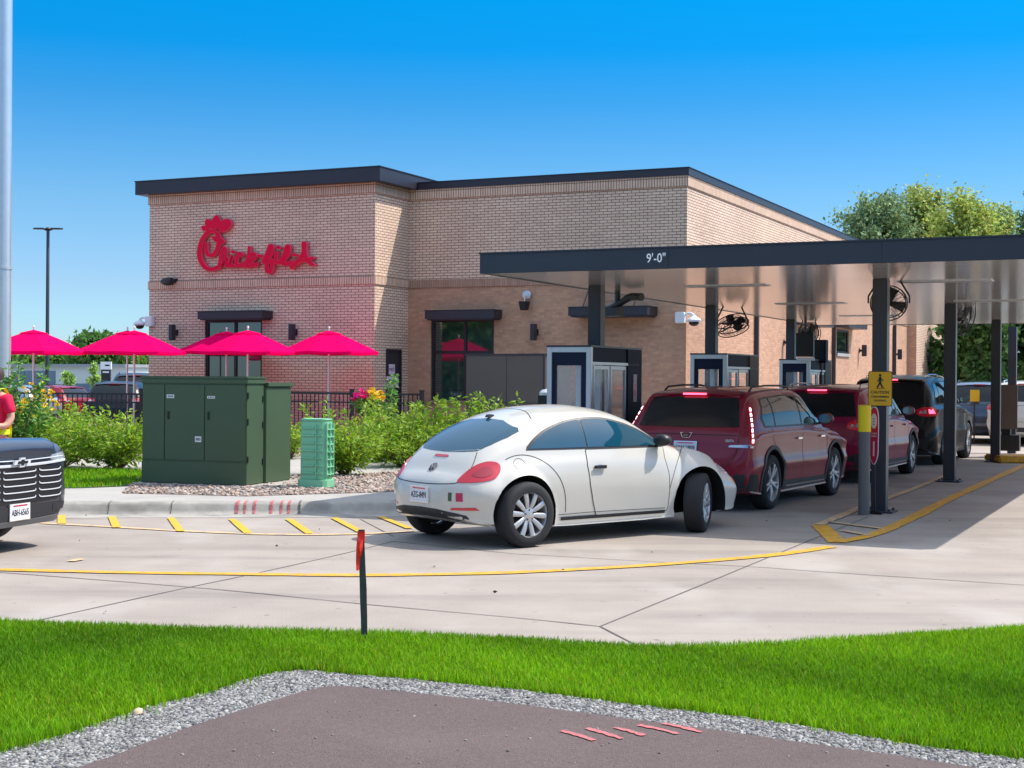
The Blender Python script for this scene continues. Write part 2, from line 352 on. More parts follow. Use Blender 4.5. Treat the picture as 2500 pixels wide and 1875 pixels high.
# ---------------- ground ----------------
def sheet(name, poly, z, m, label=None, kind='structure', cat=None):
    """flat polygon sheet from world points"""
    pts = [Vector((p[0], p[1], z)) for p in poly]
    me = bpy.data.meshes.new(name); bm = bmesh.new(); vs = [bm.verts.new(p) for p in pts]; f = bm.faces.new(vs)
    if f.normal.z < 0 or f.calc_area() and sum((pts[i].x * pts[(i + 1) % len(pts)].y - pts[(i + 1) % len(pts)].x * pts[i].y) for i in range(len(pts))) < 0: f.normal_flip()
    bmesh.ops.triangulate(bm, faces=bm.faces[:]); bm.to_mesh(me); bm.free(); me.materials.append(m)
    o = bpy.data.objects.new(name, me); COL.objects.link(o); tag(o, label, cat, None, kind); return o
def gpts(img, z=0.0): return [G(u, v, z) for u, v in img]
def ribbon_pts(mb, pts, w, z, m=0, jit=0.0):
    pts = [Vector((p[0], p[1])) for p in pts]; Lr = []
    for i, p in enumerate(pts):
        d = (pts[min(i + 1, len(pts) - 1)] - pts[max(i - 1, 0)]).normalized(); n = Vector((-d.y, d.x)); k = w / 2 * (1 + random.uniform(-jit, jit))
        Lr.append([(p.x + n.x * k, p.y + n.y * k, z), (p.x - n.x * k, p.y - n.y * k, z)])
    mb.grid(Lr, m)
def gline(mb, img, w, z, m=0, n=6, zz=0.0, jit=0.0):
    pts = spline([G(u, v, zz) for u, v in img], n) if n > 1 else [G(u, v, zz) for u, v in img]
    ribbon_pts(mb, pts, w, z, m, jit)

BR = -math.atan2(1670, 3551)             # building rotation
AR = Vector((math.cos(BR), math.sin(BR), 0)); BD = Vector((-math.sin(BR), math.cos(BR), 0))

sheet('ground', [(-900, -30), (900, -30), (900, 1500), (-900, 1500)], -0.03, mat('far_ground', (0.16, 0.17, 0.12), 0.9, var=0.3, vscale=0.05))
gt = [(-250, 1512), (0, 1523), (316, 1534), (622, 1545), (881, 1551), (1100, 1558), (1250, 1564), (1400, 1575), (1566, 1585), (1759, 1584), (1900, 1578), (2041, 1568), (2270, 1552), (2500, 1537), (2800, 1515)]
gb = [(-250, 1880), (0, 1846), (170, 1800), (339, 1742), (509, 1700), (600, 1668), (680, 1649), (760, 1645), (848, 1655), (1050, 1672), (1250, 1692), (1400, 1710), (1566, 1733), (1750, 1753), (1928, 1778), (2211, 1826), (2500, 1866), (2800, 1905)]
ab = [(-300, 2040), (226, 1875), (350, 1828), (480, 1780), (610, 1738), (735, 1700), (790, 1688), (848, 1685), (932, 1694), (1090, 1710), (1250, 1728), (1400, 1748), (1566, 1770), (1750, 1794), (1928, 1820), (2182, 1856), (2500, 1905), (2800, 1950)]
drv = [tuple(p[:2]) for p in gpts(gt)]
sheet('driveway', [(-60, drv[0][1] - 0.1)] + [(p[0], p[1] - 0.12) for p in drv] + [(60, drv[-1][1] - 0.1), (60, 48), (-60, 48)], 0.0, M_conc)
sheet('parking_lot', [(-60, 48.01), (60, 48.01), (60, 120), (-60, 120)], -0.004, mat('lot_asphalt', (0.30, 0.29, 0.28), 0.9, var=0.15, vscale=1))
sheet('lawn_ground', [(-20, drv[0][1] - 0.2)] + [(p[0], p[1] - 0.02) for p in drv] + [(20, drv[-1][1] - 0.4), (20, 2), (-20, 2)], 0.008, M_soil)
gbw = gpts(gb); sheet('gravel_strip', [(-20, gbw[0][1])] + [(p[0], p[1] + 0.03) for p in gbw] + [(20, gbw[-1][1]), (20, 0.5), (-20, 0.5)], 0.016, M_grav)
abw = spline(gpts(ab), 4); xs_ = [(-20, abw[0].y)] + [(p.x, p.y) for p in abw] + [(20, abw[-1].y)]
mb = MB(); mb.grid([[Vector((x, -10, .024)), Vector((x, y, .024))] for x, y in xs_]); o = mb.build('asphalt_path', M_asph, fixn=False); tag(o, None, None, None, 'structure')
if o.data.polygons[5].normal.z < 0: o.data.flip_normals()

# joints and painted lines
mb = MB()
for img in ([(90, 1516), (435, 1440), (622, 1401), (848, 1350), (960, 1322)], [(-100, 1392), (0, 1398), (508, 1437.6), (904, 1477), (1250, 1508), (1465, 1530)], [(1465, 1530), (1569, 1584)],
            [(1465, 1530), (1700, 1434), (1945, 1333), (2120, 1262)], [(1870, 1386), (1985, 1395), (2500, 1429), (2700, 1442)], [(1250, 1352), (1560, 1370), (1870, 1386)], [(960, 1322), (1250, 1352)], [(880, 1268), (960, 1310)]):
    gline(mb, img, 0.016, 0.004, n=3, jit=0.3)
mb.build('concrete_joint', M_joint); tag(bpy.data.objects['concrete_joint'], None, None, None, 'structure')
mb = MB()
gline(mb, [(-300, 1388), (-60, 1391), (300, 1399), (600, 1403), (900, 1405.5), (1250, 1399), (1589, 1381), (1871, 1358), (2030, 1336)], 0.15, 0.008, jit=0.14)
gline(mb, [(2000.5, 1283), (2022, 1303), (2046, 1326)], 0.20, 0.008, n=3)
gline(mb, [(2046, 1325), (2120, 1310), (2174, 1290), (2237, 1261), (2330, 1214), (2480, 1146), (2600, 1095)], 0.17, 0.0105, jit=0.12)
o = mb.build('lane_line', M_yel); tag(o, None, None, None, 'structure')
mb = MB()
gline(mb, [(2000, 1283), (2057, 1259), (2130, 1230), (2226, 1196), (2320, 1158)], 0.13, 0.0125, jit=0.2)
gline(mb, [(2025, 1276), (2090, 1284), (2160, 1293)], 0.10, 0.0125); gline(mb, [(2057, 1297), (2090, 1303), (2125, 1309)], 0.10, 0.0125)
gline(mb, [(100, 1278), (300, 1289), (500, 1300), (680, 1306), (870, 1305), (1010, 1298)], 0.11, 0.008, jit=0.15)
gline(mb, [(175, 1369), (195, 1370)], 0.18, 0.0105, n=3)
o = mb.build('faded_lane_line', M_yel2); tag(o, None, None, None, 'structure')
mb = MB()
for a, b in (((150, 1260), (151, 1281)), ((273, 1263), (285, 1290)), ((417, 1266), (441, 1299)), ((566, 1269), (606, 1304)), ((705, 1269), (757, 1305)), ((815, 1266), (880, 1300)), ((928, 1263), (1000, 1292))):
    gline(mb, [a, b], 0.09, 0.013, n=2, jit=0.1)
o = mb.build('hatch_line', M_yelb); tag(o, None, None, None, 'structure')
mb = MB()
for a, b in (((1370, 1798), (1450, 1822)), ((1432, 1792), (1518, 1818)), ((1500, 1790), (1572, 1810)), ((1560, 1784), (1655, 1806)), ((1620, 1780), (1712, 1802))):
    am = (a[0] * .5 + b[0] * .5, a[1] * .5 + b[1] * .5 - 1.5); gline(mb, [a, am, b], 0.032, 0.029, n=6, jit=0.35)
o = mb.build('sprayed_marking', M_pink); tag(o, None, None, None, 'structure')

# raised kerb + walk slab
kb = [Vector((-14, 16.9)), Vector((-9, 17.4)), Vector((-5.4, 17.75)), Vector((-3.4, 17.95)), Vector((-1.9, 18.15)), Vector((-0.9, 18.6)), Vector((-0.1, 19.4)), Vector((0.55, 20.6)), Vector((1.3, 22.2)), Vector((3.2, 26.2)), Vector((5.6, 31.4)), Vector((9.5, 39.8)), Vector((13, 47.4))]
kbs = [Vector((p.x, p.y)) for p in spline([(p.x, p.y, 0) for p in kb], 6)]
mb = MB(); rows = []
for i, p in enumerate(kbs):
    d = (kbs[min(i + 1, len(kbs) - 1)] - kbs[max(i - 1, 0)]).normalized(); n = Vector((-d.y, d.x))
    rows.append([Vector((p.x + n.x * o_, p.y + n.y * o_, z)) for o_, z in ((-0.42, 0.003), (0, 0.006), (0.03, 0.05), (0.05, 0.115), (0.075, 0.14), (0.12, 0.15), (0.21, 0.153), (0.21, 0.10))])
mb.grid(rows); o = mb.build('kerb', M_kerb, smooth=True, sharp=60); tag(o, None, None, None, 'structure')
inn = []
for i, p in enumerate(kbs):
    d = (kbs[min(i + 1, len(kbs) - 1)] - kbs[max(i - 1, 0)]).normalized(); inn.append(p + Vector((-d.y, d.x)) * 0.20)
sheet('sidewalk', inn + [(13.2, 60), (-12, 60), (-30, 48), (-30, 16.6)], 0.15, M_walk)
mb = MB(); gline(mb, [(720, 1229), (716, 1258)], 0.02, 0.0, n=2)
ZW = 0.15
# sidewalk joint marks + walkway + rock bed + lawn patch
rk = [(300, 1205), (400, 1207), (600, 1212), (760, 1207), (900, 1203), (1100, 1196), (1250, 1188), (1250, 1130), (1060, 1139), (900, 1158), (760, 1160), (520, 1155), (330, 1170)]
rkw = gpts(rk, ZW); sheet('rock_bed', rkw, ZW + 0.004, M_rockb)
lp = [(-200, 1196), (60, 1194), (200, 1192), (300, 1188), (350, 1180), (360, 1150), (200, 1148), (-200, 1146)]
lpw = gpts(lp, ZW); sheet('lawn_patch', lpw, ZW + 0.008, M_soil)
rk2 = [(-200, 1119), (300, 1119), (700, 1117), (900, 1114), (1200, 1112), (1300, 1090), (1100, 1040), (900, 1020), (-200, 1020)]
rk2w = gpts(rk2, ZW); sheet('planting_bed', rk2w, ZW + 0.004, M_rockb)

def inpoly(P2, poly):
    x, y = P2[:, 0], P2[:, 1]; inside = np.zeros(len(P2), bool); n = len(poly)
    for i in range(n):
        x1, y1 = poly[i][0], poly[i][1]; x2, y2 = poly[(i + 1) % n][0], poly[(i + 1) % n][1]
        c = ((y1 > y) != (y2 > y)); xi = (x2 - x1) * (y - y1) / ((y2 - y1) if abs(y2 - y1) > 1e-9 else 1e-9) + x1; inside ^= c & (x < xi)
    return inside
def sample(poly, n):
    a = np.array([(p[0], p[1]) for p in poly]); lo, hi = a.min(0), a.max(0); out = []
    tot = 0
    while tot < n:
        q = NR.uniform(lo, hi, (n * 2, 2)); q = q[inpoly(q, poly)]; out.append(q); tot += len(q)
        if len(q) == 0: break
    return np.concatenate(out)[:n]
def grass(name, poly, n, z, hmin, hmax, w, label, edge=None):
    Q = sample(poly, n); n = len(Q)
    # clumped variation
    cl = np.sin(Q[:, 0] * 2.3 + 1.0) * np.sin(Q[:, 1] * 3.1 + 0.5) * 0.5 + np.sin(Q[:, 0] * 7.1 + Q[:, 1] * 5.3) * 0.25
    hh = NR.uniform(hmin, hmax, n) * (1 + 0.18 * cl); a = NR.uniform(0, 2 * math.pi, n); ln = NR.uniform(0.1, 0.75, n) * hh; b = a + NR.uniform(-1, 1, n)
    B = np.stack([Q[:, 0], Q[:, 1], np.full(n, z)], 1); sd = np.stack([np.cos(a + 1.57), np.sin(a + 1.57), np.zeros(n)], 1) * (w * NR.uniform(0.7, 1.3, (n, 1)))
    T = B + np.stack([np.cos(b) * ln, np.sin(b) * ln, hh], 1); Mi = B * 0.5 + T * 0.5 + np.stack([-np.cos(b) * ln * .18, -np.sin(b) * ln * .18, hh * .1], 1)
    V = np.stack([B - sd, B + sd, Mi + sd * .7, T, Mi - sd * .7], 1).reshape(-1, 3); i = np.arange(n) * 5
    Fq = np.concatenate([np.stack([i, i + 1, i + 2], 1), np.stack([i, i + 2, i + 4], 1), np.stack([i + 4, i + 2, i + 3], 1)])
    pt = np.clip(np.sin(Q[:, 0] * 1.1 + 2 * np.sin(Q[:, 1] * .9)) * np.sin(Q[:, 1] * 1.7 + 1.3 * np.sin(Q[:, 0] * .8)), -1, 1)[:, None]; s = NR.uniform(0.5, 1.5, (n, 1)) * (1 + 0.22 * cl[:, None] + .28 * pt); h = NR.uniform(-0.1, 0.25, (n, 1))
    c = np.concatenate([s * (1 + h + .12 * pt), s, s * (1 - h * .5)], 1)
    dry = NR.uniform(size=n) < 0.03 + .02 * pt[:, 0]; c[dry] = [2.6, 1.1, 6.0]
    o = bigmesh(name, V, Fq, M_grassb, cols=np.repeat(c, 5, 0)); tag(o, label, 'grass', None, 'stuff'); return o
low = spline(gpts([(-120, 1866)] + gb[1:-1] + [(2640, 1888)]), 14); ph = 0
for i_, p in enumerate(low): p.y += .035 * math.sin(i_ * 1.3) * math.sin(i_ * .47 + 1) + random.uniform(-.018, .022)
gpoly = gpts([(-120, 1516)] + gt[1:-1] + [(2640, 1526)]) + [Vector((p.x, p.y, 0)) for p in reversed(low)]
grass('grass', gpoly, 190000, 0.008, 0.024, 0.054, 0.0028, 'bright green mown grass strip between driveway and asphalt path')
grass('lawn_grass', lpw, 9000, ZW + 0.008, 0.03, 0.07, 0.008, 'small patch of green lawn beside the transformer cabinet')
# taller tufts along the lower edge
eb = spline(gpts(gb), 8); pts = []
for p in eb:
    for k in range(int(16 + 14 * abs(math.sin(p.x * 3.1 + 2 * math.sin(p.x * 1.3))))): pts.append((p.x + random.gauss(0, .05), p.y + abs(random.gauss(0, .035)) - .01))
pts = np.array(pts)
def tufts(name, Q, z, label):
    global sample
    s0 = sample; sample = lambda poly, n: Q
    o = grass(name, None, len(Q), z, 0.035, 0.085, 0.0026, label); sample = s0; return o
tufts('edge_grass', pts, 0.016, 'longer uncut grass fringe along the gravel edge')

def stones(name, Q, z, smin, smax, m, label, cbase, cat):
    n = len(Q); ico = np.array([(0, 0, 1), (.894, 0, .447), (.276, .851, .447), (-.724, .526, .447), (-.724, -.526, .447), (.276, -.851, .447), (.724, .526, -.3), (-.276, .851, -.3), (-.894, 0, -.3), (-.276, -.851, -.3), (.724, -.526, -.3)])
    fc = np.array([(0, 1, 2), (0, 2, 3), (0, 3, 4), (0, 4, 5), (0, 5, 1), (1, 6, 2), (2, 7, 3), (3, 8, 4), (4, 9, 5), (5, 10, 1), (2, 6, 7), (3, 7, 8), (4, 8, 9), (5, 9, 10), (1, 10, 6)])
    V = ico[None] * NR.uniform(.75, 1.25, (n, 11, 1)); sc = NR.uniform(smin, smax, (n, 1)) * np.stack([NR.uniform(.8, 1.5, n), NR.uniform(.6, 1.1, n), NR.uniform(.35, .75, n)], 1)
    V = V * sc[:, None, :]; a = NR.uniform(0, 6.28, n); ti = NR.uniform(-.5, .5, n)
    x, y, zz = V[..., 0], V[..., 1], V[..., 2]; x2 = x * np.cos(ti)[:, None] + zz * np.sin(ti)[:, None]; z2 = -x * np.sin(ti)[:, None] + zz * np.cos(ti)[:, None]
    x3 = x2 * np.cos(a)[:, None] - y * np.sin(a)[:, None]; y3 = x2 * np.sin(a)[:, None] + y * np.cos(a)[:, None]
    V = np.stack([x3 + Q[:, 0:1], y3 + Q[:, 1:2], z2 + z + sc[:, 2:3] * .35], 2).reshape(-1, 3)
    Fq = (fc[None] + (np.arange(n) * 11)[:, None, None]).reshape(-1, 3); c = np.array(cbase)[NR.integers(0, len(cbase), n)] * NR.uniform(.75, 1.25, (n, 1))
    o = bigmesh(name, V, Fq, m, cols=np.repeat(c, 11, 0)); tag(o, label, cat, None, 'stuff'); return o
gpw = gbw + list(reversed(gpts(ab))); gpw = [p for p in gpw]
Q = sample(gpw, 34000); Q = Q[(np.abs(Q[:, 0]) < 0.42 * Q[:, 1] + 0.3)]
stones('gravel', Q, 0.016, 0.005, 0.014, M_stone, 'grey crushed gravel along the asphalt path edge', [(1, 1, 1), (.6, .6, .62), (1.35, 1.35, 1.35), (.35, .35, .38), (.9, .86, .8)], 'gravel')
Q = sample([Vector((-2.6, 5.2, 0)), Vector((2.6, 5.2, 0)), Vector((2.2, 7.2, 0)), Vector((-1.4, 7.6, 0)), Vector((-2.3, 6.3, 0))], 260)
apoly = [(p.x, p.y) for p in abw] + [(20, -5), (-20, -5)]
Q = Q[inpoly(Q, apoly)]; stones('loose_gravel', Q, 0.024, 0.003, 0.009, M_stone, 'scattered loose stones lying on the asphalt path', [(1.1, 1.05, 1.0), (.8, .8, .8), (.5, .45, .45)], 'gravel')
Q = sample(rkw, 7000); stones('river_rock', Q, ZW + 0.004, 0.013, 0.034, M_rock, 'pink and grey river rock around the utility cabinets', [(1, 1, 1), (1.3, 1.25, 1.2), (.6, .5, .45), (1.1, .85, .75), (.8, .85, .9)], 'rock')
Q = sample(rk2w, 5000); stones('planting_rock', Q, ZW + 0.004, 0.02, 0.05, M_rock, 'river rock bed under the shrubs by the patio fence', [(1, 1, 1), (1.3, 1.25, 1.2), (.6, .5, .45), (1.1, .85, .75)], 'rock')
p = G(334, 1756); o = stones('stone', np.array([[p.x, p.y]]), 0.03, 0.024, 0.026, M_rock, 'single tan stone on the left grass edge', [(1.3, 1.2, 1.0)], 'stone'); del o['kind']
# pink utility marks on the kerb face + dark crack
mb = MB()
for u in (567, 587, 610, 652, 677, 696):
    a = G(u, 1232, .153); b = G(u, 1262, 0.0)
    for (y0, z0, y1, z1) in ((b.y - .14, .012, b.y + .0, .012),):
        w = .035; mb.add([(a.x - w, y0, z0), (a.x + w, y0, z0), (a.x + w, y1, z1), (a.x - w, y1, z1)], [(0, 1, 2, 3)])
# strips lying on the kerb: sample kerb profile near x
def kerb_strip(mb, x, w, m=0):
    best = min(range(len(kbs)), key=lambda i: abs(kbs[i].x - x)); i = best; p = kbs[i]; d = (kbs[i + 1] - kbs[i - 1]).normalized(); n = Vector((-d.y, d.x))
    y = p.y + (x - p.x) * d.y / d.x
    pr = ((-0.004, 0.012), (0.024, 0.052), (0.044, 0.118), (0.07, 0.145), (0.12, 0.156), (0.20, 0.158))
    mb.grid([[Vector((x - w, y + o_, z)), Vector((x + w, y + o_, z))] for o_, z in pr], m)
mb = MB()
for u in (567, 587, 610, 652, 677, 696): kerb_strip(mb, G(u, 1245, 0.08).x, random.uniform(.012, .022))
o = mb.build('kerb_marking', M_pink, fixn=False); tag(o, None, None, None, 'structure')
mb = MB(); kerb_strip(mb, G(722, 1245, 0.08).x, 0.012); kerb_strip(mb, G(405, 1245, .08).x, .006); kerb_strip(mb, G(250, 1245, .08).x, .006)
o = mb.build('kerb_joint', M_joint, fixn=False); tag(o, None, None, None, 'structure')

# dry leaf and twig litter on the slab
n = 26; Q = np.stack([NR.uniform(-7, 8, n), NR.uniform(10.2, 22, n), np.full(n, .012)], 1); D = NR.normal(size=(n, 3)) * [1, 1, .15]
o = leaves(Q, D, NR.uniform(.02, .055, n), NR.uniform(.006, .016, n), 'leaf_litter', M_bark, None, (1, .8, .6), .5, NR, .2); tag(o, 'scattered dry leaf litter on the concrete driveway', 'litter', None, 'stuff')
# ---------------- restaurant building ----------------
BO = P(363, 920, 38.2); BO.z = 0
def toB(p): q = p - BO; return q.dot(AR), q.dot(BD), p.z
def FA(u, v, b):           # ray -> facade plane (local b const): returns (a, z)
    d = ray(u, v); o_ = Vector((0, 0, CZ)); t = (b - (o_ - BO).dot(BD)) / d.dot(BD); p = o_ + d * t; return (p - BO).dot(AR), p.z
def FS(u, v, a):           # ray -> side plane (local a const): returns (b, z)
    d = ray(u, v); o_ = Vector((0, 0, CZ)); t = (a - (o_ - BO).dot(AR)) / d.dot(AR); p = o_ + d * t; return (p - BO).dot(BD), p.z
A1 = FA(915, 700, 0)[0]; DB = FS(997, 700, A1)[0]; A2 = FA(1676, 700, DB)[0]
print('BUILDING', A1, DB, A2)
bld = empty('restaurant_building', (BO.x, BO.y, 0), BR, 'tan brick restaurant with dark metal roof edge and brown brick lower wall', 'building')
zL1, zC1a, zC1b = 6.19, 6.44, 6.80; zC2a, zC2b = 6.44, 6.63; zb0, zb1 = 3.97, 4.18
def wallq(mbu, p0, p1, z0, z1, holes=(), t=0.0, m=0, uvs=None, u0=0.0):
    """vertical wall between local (a,b) p0->p1 with rectangular holes [(s0,s1,z0,z1)], records UVs in metres"""
    p0, p1 = Vector(p0), Vector(p1); Lw = (p1 - p0).length; d = (p1 - p0) / Lw
    ss = sorted({0, Lw, *[h[0] for h in holes], *[h[1] for h in holes]}); zs = sorted({z0, z1, *[h[2] for h in holes], *[h[3] for h in holes]})
    ss = [s for s in ss if 0 <= s <= Lw]; zs = [z for z in zs if z0 <= z <= z1]
    for i in range(len(ss) - 1):
        for j in range(len(zs) - 1):
            cs, cz = (ss[i] + ss[i + 1]) / 2, (zs[j] + zs[j + 1]) / 2
            if any(h[0] < cs < h[1] and h[2] < cz < h[3] for h in holes): continue
            q = [(p0 + d * s) for s in (ss[i], ss[i + 1], ss[i + 1], ss[i])]; zz = (zs[j], zs[j], zs[j + 1], zs[j + 1])
            mbu.add([(a.x, a.y, z) for a, z in zip(q, zz)], [(0, 1, 2, 3)], m)
            mbu.uv += [(s + u0, z) for s, z in zip((ss[i], ss[i + 1], ss[i + 1], ss[i]), zz)]
    # reveals
    n = Vector((d.y, -d.x)) * -0.12
    for h in holes:
        for (sa, za, sb, zb) in ((h[0], h[2], h[0], h[3]), (h[1], h[3], h[1], h[2]), (h[0], h[3], h[1], h[3]), (h[1], h[2], h[0], h[2])):
            a, b_ = p0 + d * sa, p0 + d * sb
            mbu.add([(a.x, a.y, za), (b_.x, b_.y, zb), (b_.x + n.x, b_.y + n.y, zb), (a.x + n.x, a.y + n.y, za)], [(0, 1, 2, 3)], m)
            mbu.uv += [(sa, za), (sb, zb), (sb + .12, zb), (sa + .12, za)]
def buildwall(mb_, name, m, parent): return mkmesh(name, mb_.v, mb_.f, m, parent, uvs=mb_.uv)
def band(name, p0, p1, z0, z1, out, m, parent, u0=0.0, e0=0.0, e1=0.0):
    p0, p1 = Vector(p0), Vector(p1); d = (p1 - p0).normalized(); n = Vector((d.y, -d.x)) * out; p0 = p0 - d * e0; p1 = p1 + d * e1; Lw = (p1 - p0).length
    mbb = MB(); a, b_ = p0 + n, p1 + n
    def q(V, U): mbb.add(V, [(0, 1, 2, 3)]); mbb.uv += U
    q([(a.x, a.y, z0), (b_.x, b_.y, z0), (b_.x, b_.y, z1), (a.x, a.y, z1)], [(0, z0 - z0), (Lw, 0), (Lw, z1 - z0), (0, z1 - z0)])
    q([(a.x, a.y, z1), (b_.x, b_.y, z1), (p1.x, p1.y, z1), (p0.x, p0.y, z1)], [(0, 0.05), (Lw, 0.05), (Lw, .1), (0, .1)])
    q([(p0.x, p0.y, z0), (p1.x, p1.y, z0), (b_.x, b_.y, z0), (a.x, a.y, z0)], [(0, 0.05), (Lw, 0.05), (Lw, .1), (0, .1)])
    q([(p0.x, p0.y, z0), (a.x, a.y, z0), (a.x, a.y, z1), (p0.x, p0.y, z1)], [(0, 0), (out, 0), (out, z1 - z0), (0, z1 - z0)])
    q([(b_.x, b_.y, z0), (p1.x, p1.y, z0), (p1.x, p1.y, z1), (b_.x, b_.y, z1)], [(0, 0), (out, 0), (out, z1 - z0), (0, z1 - z0)])
    return mkmesh(name, mbb.v, mbb.f, m, parent, uvs=mbb.uv)

# openings
w1a, _ = FA(500, 800, 0); w1b, _ = FA(640, 800, 0); w1t = FA(570, 780, 0)[1]
w2a, _ = FA(1052, 800, DB); w2b, _ = FA(1206, 800, DB); w2t = FA(1130, 778, DB)[1]; w2bot = FA(1060, 985, DB)[1]
d1a = FS(942, 850, A1)[0]; d1b = FS(982, 850, A1)[0]; dt = FS(960, 852, A1)[1]
LB = 45.0; B1 = FS(2216, 850, A2)[0]; B2 = B1 + 9.5
print('openings', w1a, w1b, w1t, w2a, w2b, w2t, w2bot, d1a, d1b, dt, B1)
mbu = MB(); wallq(mbu, (0, 0), (A1, 0), -0.1, zC1b - .05, [(w1a, w1b, 0.9, w1t)])
wallq(mbu, (A1, 0), (A1, DB), -0.1, zC1b - .05, [(d1a, d1b, 0.25, dt)], u0=A1)
wallq(mbu, (0, 14), (0, 0), -0.1, zC1b - .05)
buildwall(mbu, 'wall', M_brU, bld)
mbu = MB(); wallq(mbu, (A1, DB), (A2, DB), zb0, zC2a + .05); wallq(mbu, (A2, DB), (A2, B1), zb0, zC2a + .05, u0=A2); wallq(mbu, (A2 + .35, B1), (A2 + .35, B2), -.1, zC2a + .05); wallq(mbu, (A2 + .35, B2), (0, B2), -.1, zC2a)
wallq(mbu, (A2, B1), (A2 + .35, B1), zb0, zC2a + .05)
buildwall(mbu, 'wall', M_brU, bld)
hs = []
for (u0_, u1_, v0, v1) in ((2043, 2072, 805, 863), (2120, 2133, 824, 872), (1948, 1985, 800, 855)):
    b0, z1_ = FS(u0_, v0, A2); b1, z0_ = FS(u1_, v1, A2); hs.append((b0 - DB, b1 - DB, FS((u0_ + u1_) / 2, v1, A2)[1], FS((u0_ + u1_) / 2, v0, A2)[1]))
print('side windows', hs)
mbu = MB(); wallq(mbu, (A1, DB), (A2, DB), -0.1, zb0, [(w2a - A1, w2b - A1, w2bot, w2t)], u0=0.3); wallq(mbu, (A2, DB), (A2, B1), -0.1, zb0, hs[:1] + hs[2:], u0=A2); wallq(mbu, (A2, B1), (A2 + .35, B1), -.1, zb0)
buildwall(mbu, 'wall', M_brD, bld)
# soldier bands, ledges, water table
e = .025
for (p0, p1, z0, z1, m, ex0, ex1) in (((0, 0), (A1, 0), zb0, zb1, M_soU, e, e), ((A1, 0), (A1, DB), zb0, zb1, M_soU, 0, 0), ((A1, DB), (A2, DB), zb0, zb1 - .01, M_soD, 0, e), ((A2, DB), (A2, B1), zb0, zb1 - .01, M_soD, 0, 0)):
    band('brick_band', p0, p1, z0, z1, e, m, bld, 0, ex0, ex1)
for (p0, p1, ex0, ex1) in (((0, 0), (A1, 0), .03, .03), ((A1, 0), (A1, DB), 0, -.03), ((A1, DB), (A2, DB), 0, .03), ((A2, DB), (A2, B1), 0, 0), ((A2 + .35, B1), (A2 + .35, B2), 0, 0)):
    band('brick_ledge', p0, p1, zL1, zL1 + .26, .03, M_soU, bld, 0, ex0, ex1)
band('water_table', (A1, DB), (A2, DB), 1.08, 1.15, .035, M_soD, bld, 0, 0, .035); band('water_table', (A2, DB), (A2, B1), 1.08, 1.15, .035, M_soD, bld)
# copings
mb = MB(); mb.box(-.27, A1 + .27, -.27, 7.0, zC1a, zC1b - .03); mb.box(-.29, A1 + .29, -.29, 7.02, zC1b - .03, zC1b)
mb.build('roof_coping', M_brz, bld, bevel=.008)
mb = MB(); mb.box(A1 + .27, A2 + .05, DB - .05, B1 + .3, zC2a, zC2b - .02); mb.box(A1 + .27, A2 + .07, DB - .07, B1 + .32, zC2b - .02, zC2b)
mb.box(A2 - 3, A2 + .42, B1 - .05, B2 + .05, zC2a + .02, zC2b + .02); mb.build('roof_coping', M_brz, bld, bevel=.006)
mb = MB(); mb.box(.3, A2 - .3, 7.02, B1 - .1, 5.9, 6.2); mb.build('roof', mat('roof_membrane', (.4, .4, .4), .9), bld)
def window(a0, a1, z0, z1, b, mull, trans, parent, m=M_black, gm=M_glassB, fr=.075, dep=.09):
    mb = MB(); y0, y1 = b + .05, b + .05 + .07
    mb.box(a0, a0 + fr, y0, y1, z0, z1); mb.box(a1 - fr, a1, y0, y1, z0, z1); mb.box(a0 + fr, a1 - fr, y0, y1, z1 - fr, z1); mb.box(a0 + fr, a1 - fr, y0, y1, z0, z0 + fr)
    for x in mull: mb.box(x - fr / 2, x + fr / 2, y0 + .005, y1 - .005, z0 + fr, z1 - fr)
    if trans:
        xs = [a0 + fr] + [x + s * fr / 2 for x in mull for s in (-1, 1)] + [a1 - fr]
        for i in range(0, len(xs), 2): mb.box(xs[i], xs[i + 1], y0 + .01, y1 - .01, trans - fr / 2, trans + fr / 2)
    w = mb.build('window', m, parent); g = MB(); g.box(a0 + fr * .6, a1 - fr * .6, b + .085, b + .095, z0 + fr * .6, z1 - fr * .6); g.build('pane', gm, w); return w
window(w1a, w1b, 0.9, w1t, 0, [(w1a + w1b) / 2 + .03], None, bld)
window(w2a, w2b, w2bot, w2t, DB, [FA(1133, 850, DB)[0]], FA(1060, 860, DB)[1], bld)
# metal awnings over windows
def awning(a0, a1, z0, z1, b, dp, rods=False):
    mb = MB(); mb.box(a0, a1, b - dp, b - .002, z0 + .03, z1 - .015); mb.box(a0 - .02, a1 + .02, b - dp - .02, b - .003, z1 - .015, z1); mb.box(a0 + .05, a1 - .05, b - dp + .03, b - .004, z0, z0 + .03)
    o = mb.build('window_awning', M_brz, bld, bevel=.005)
    if rods:
        for x in rods: r = MB(); r.tube([(x, b - dp + .05, z1), (x, b, z1 + .75)], .014, 8); r.build('tie_rod', M_brz, o)
    return o
a0, zt_ = FA(482, 758, -.45); a1, zz_ = FA(641, 758, -.45); awning(a0, a1, FA(560, 781, -.45)[1], FA(560, 759, -.45)[1], 0, .45)
a0, _ = FA(1037, 758, DB - .45); a1, _ = FA(1206, 758, DB - .45); awning(a0, a1, FA(1120, 781, DB - .45)[1], FA(1120, 756, DB - .45)[1], DB, .45)
a0, _ = FA(1387, 758, DB - .7); a1, _ = FA(1580, 758, DB - .7); awning(a0, a1, FA(1500, 773, DB - .7)[1], FA(1500, 747, DB - .7)[1], DB, .7, [a0 + .35, a1 - .35])
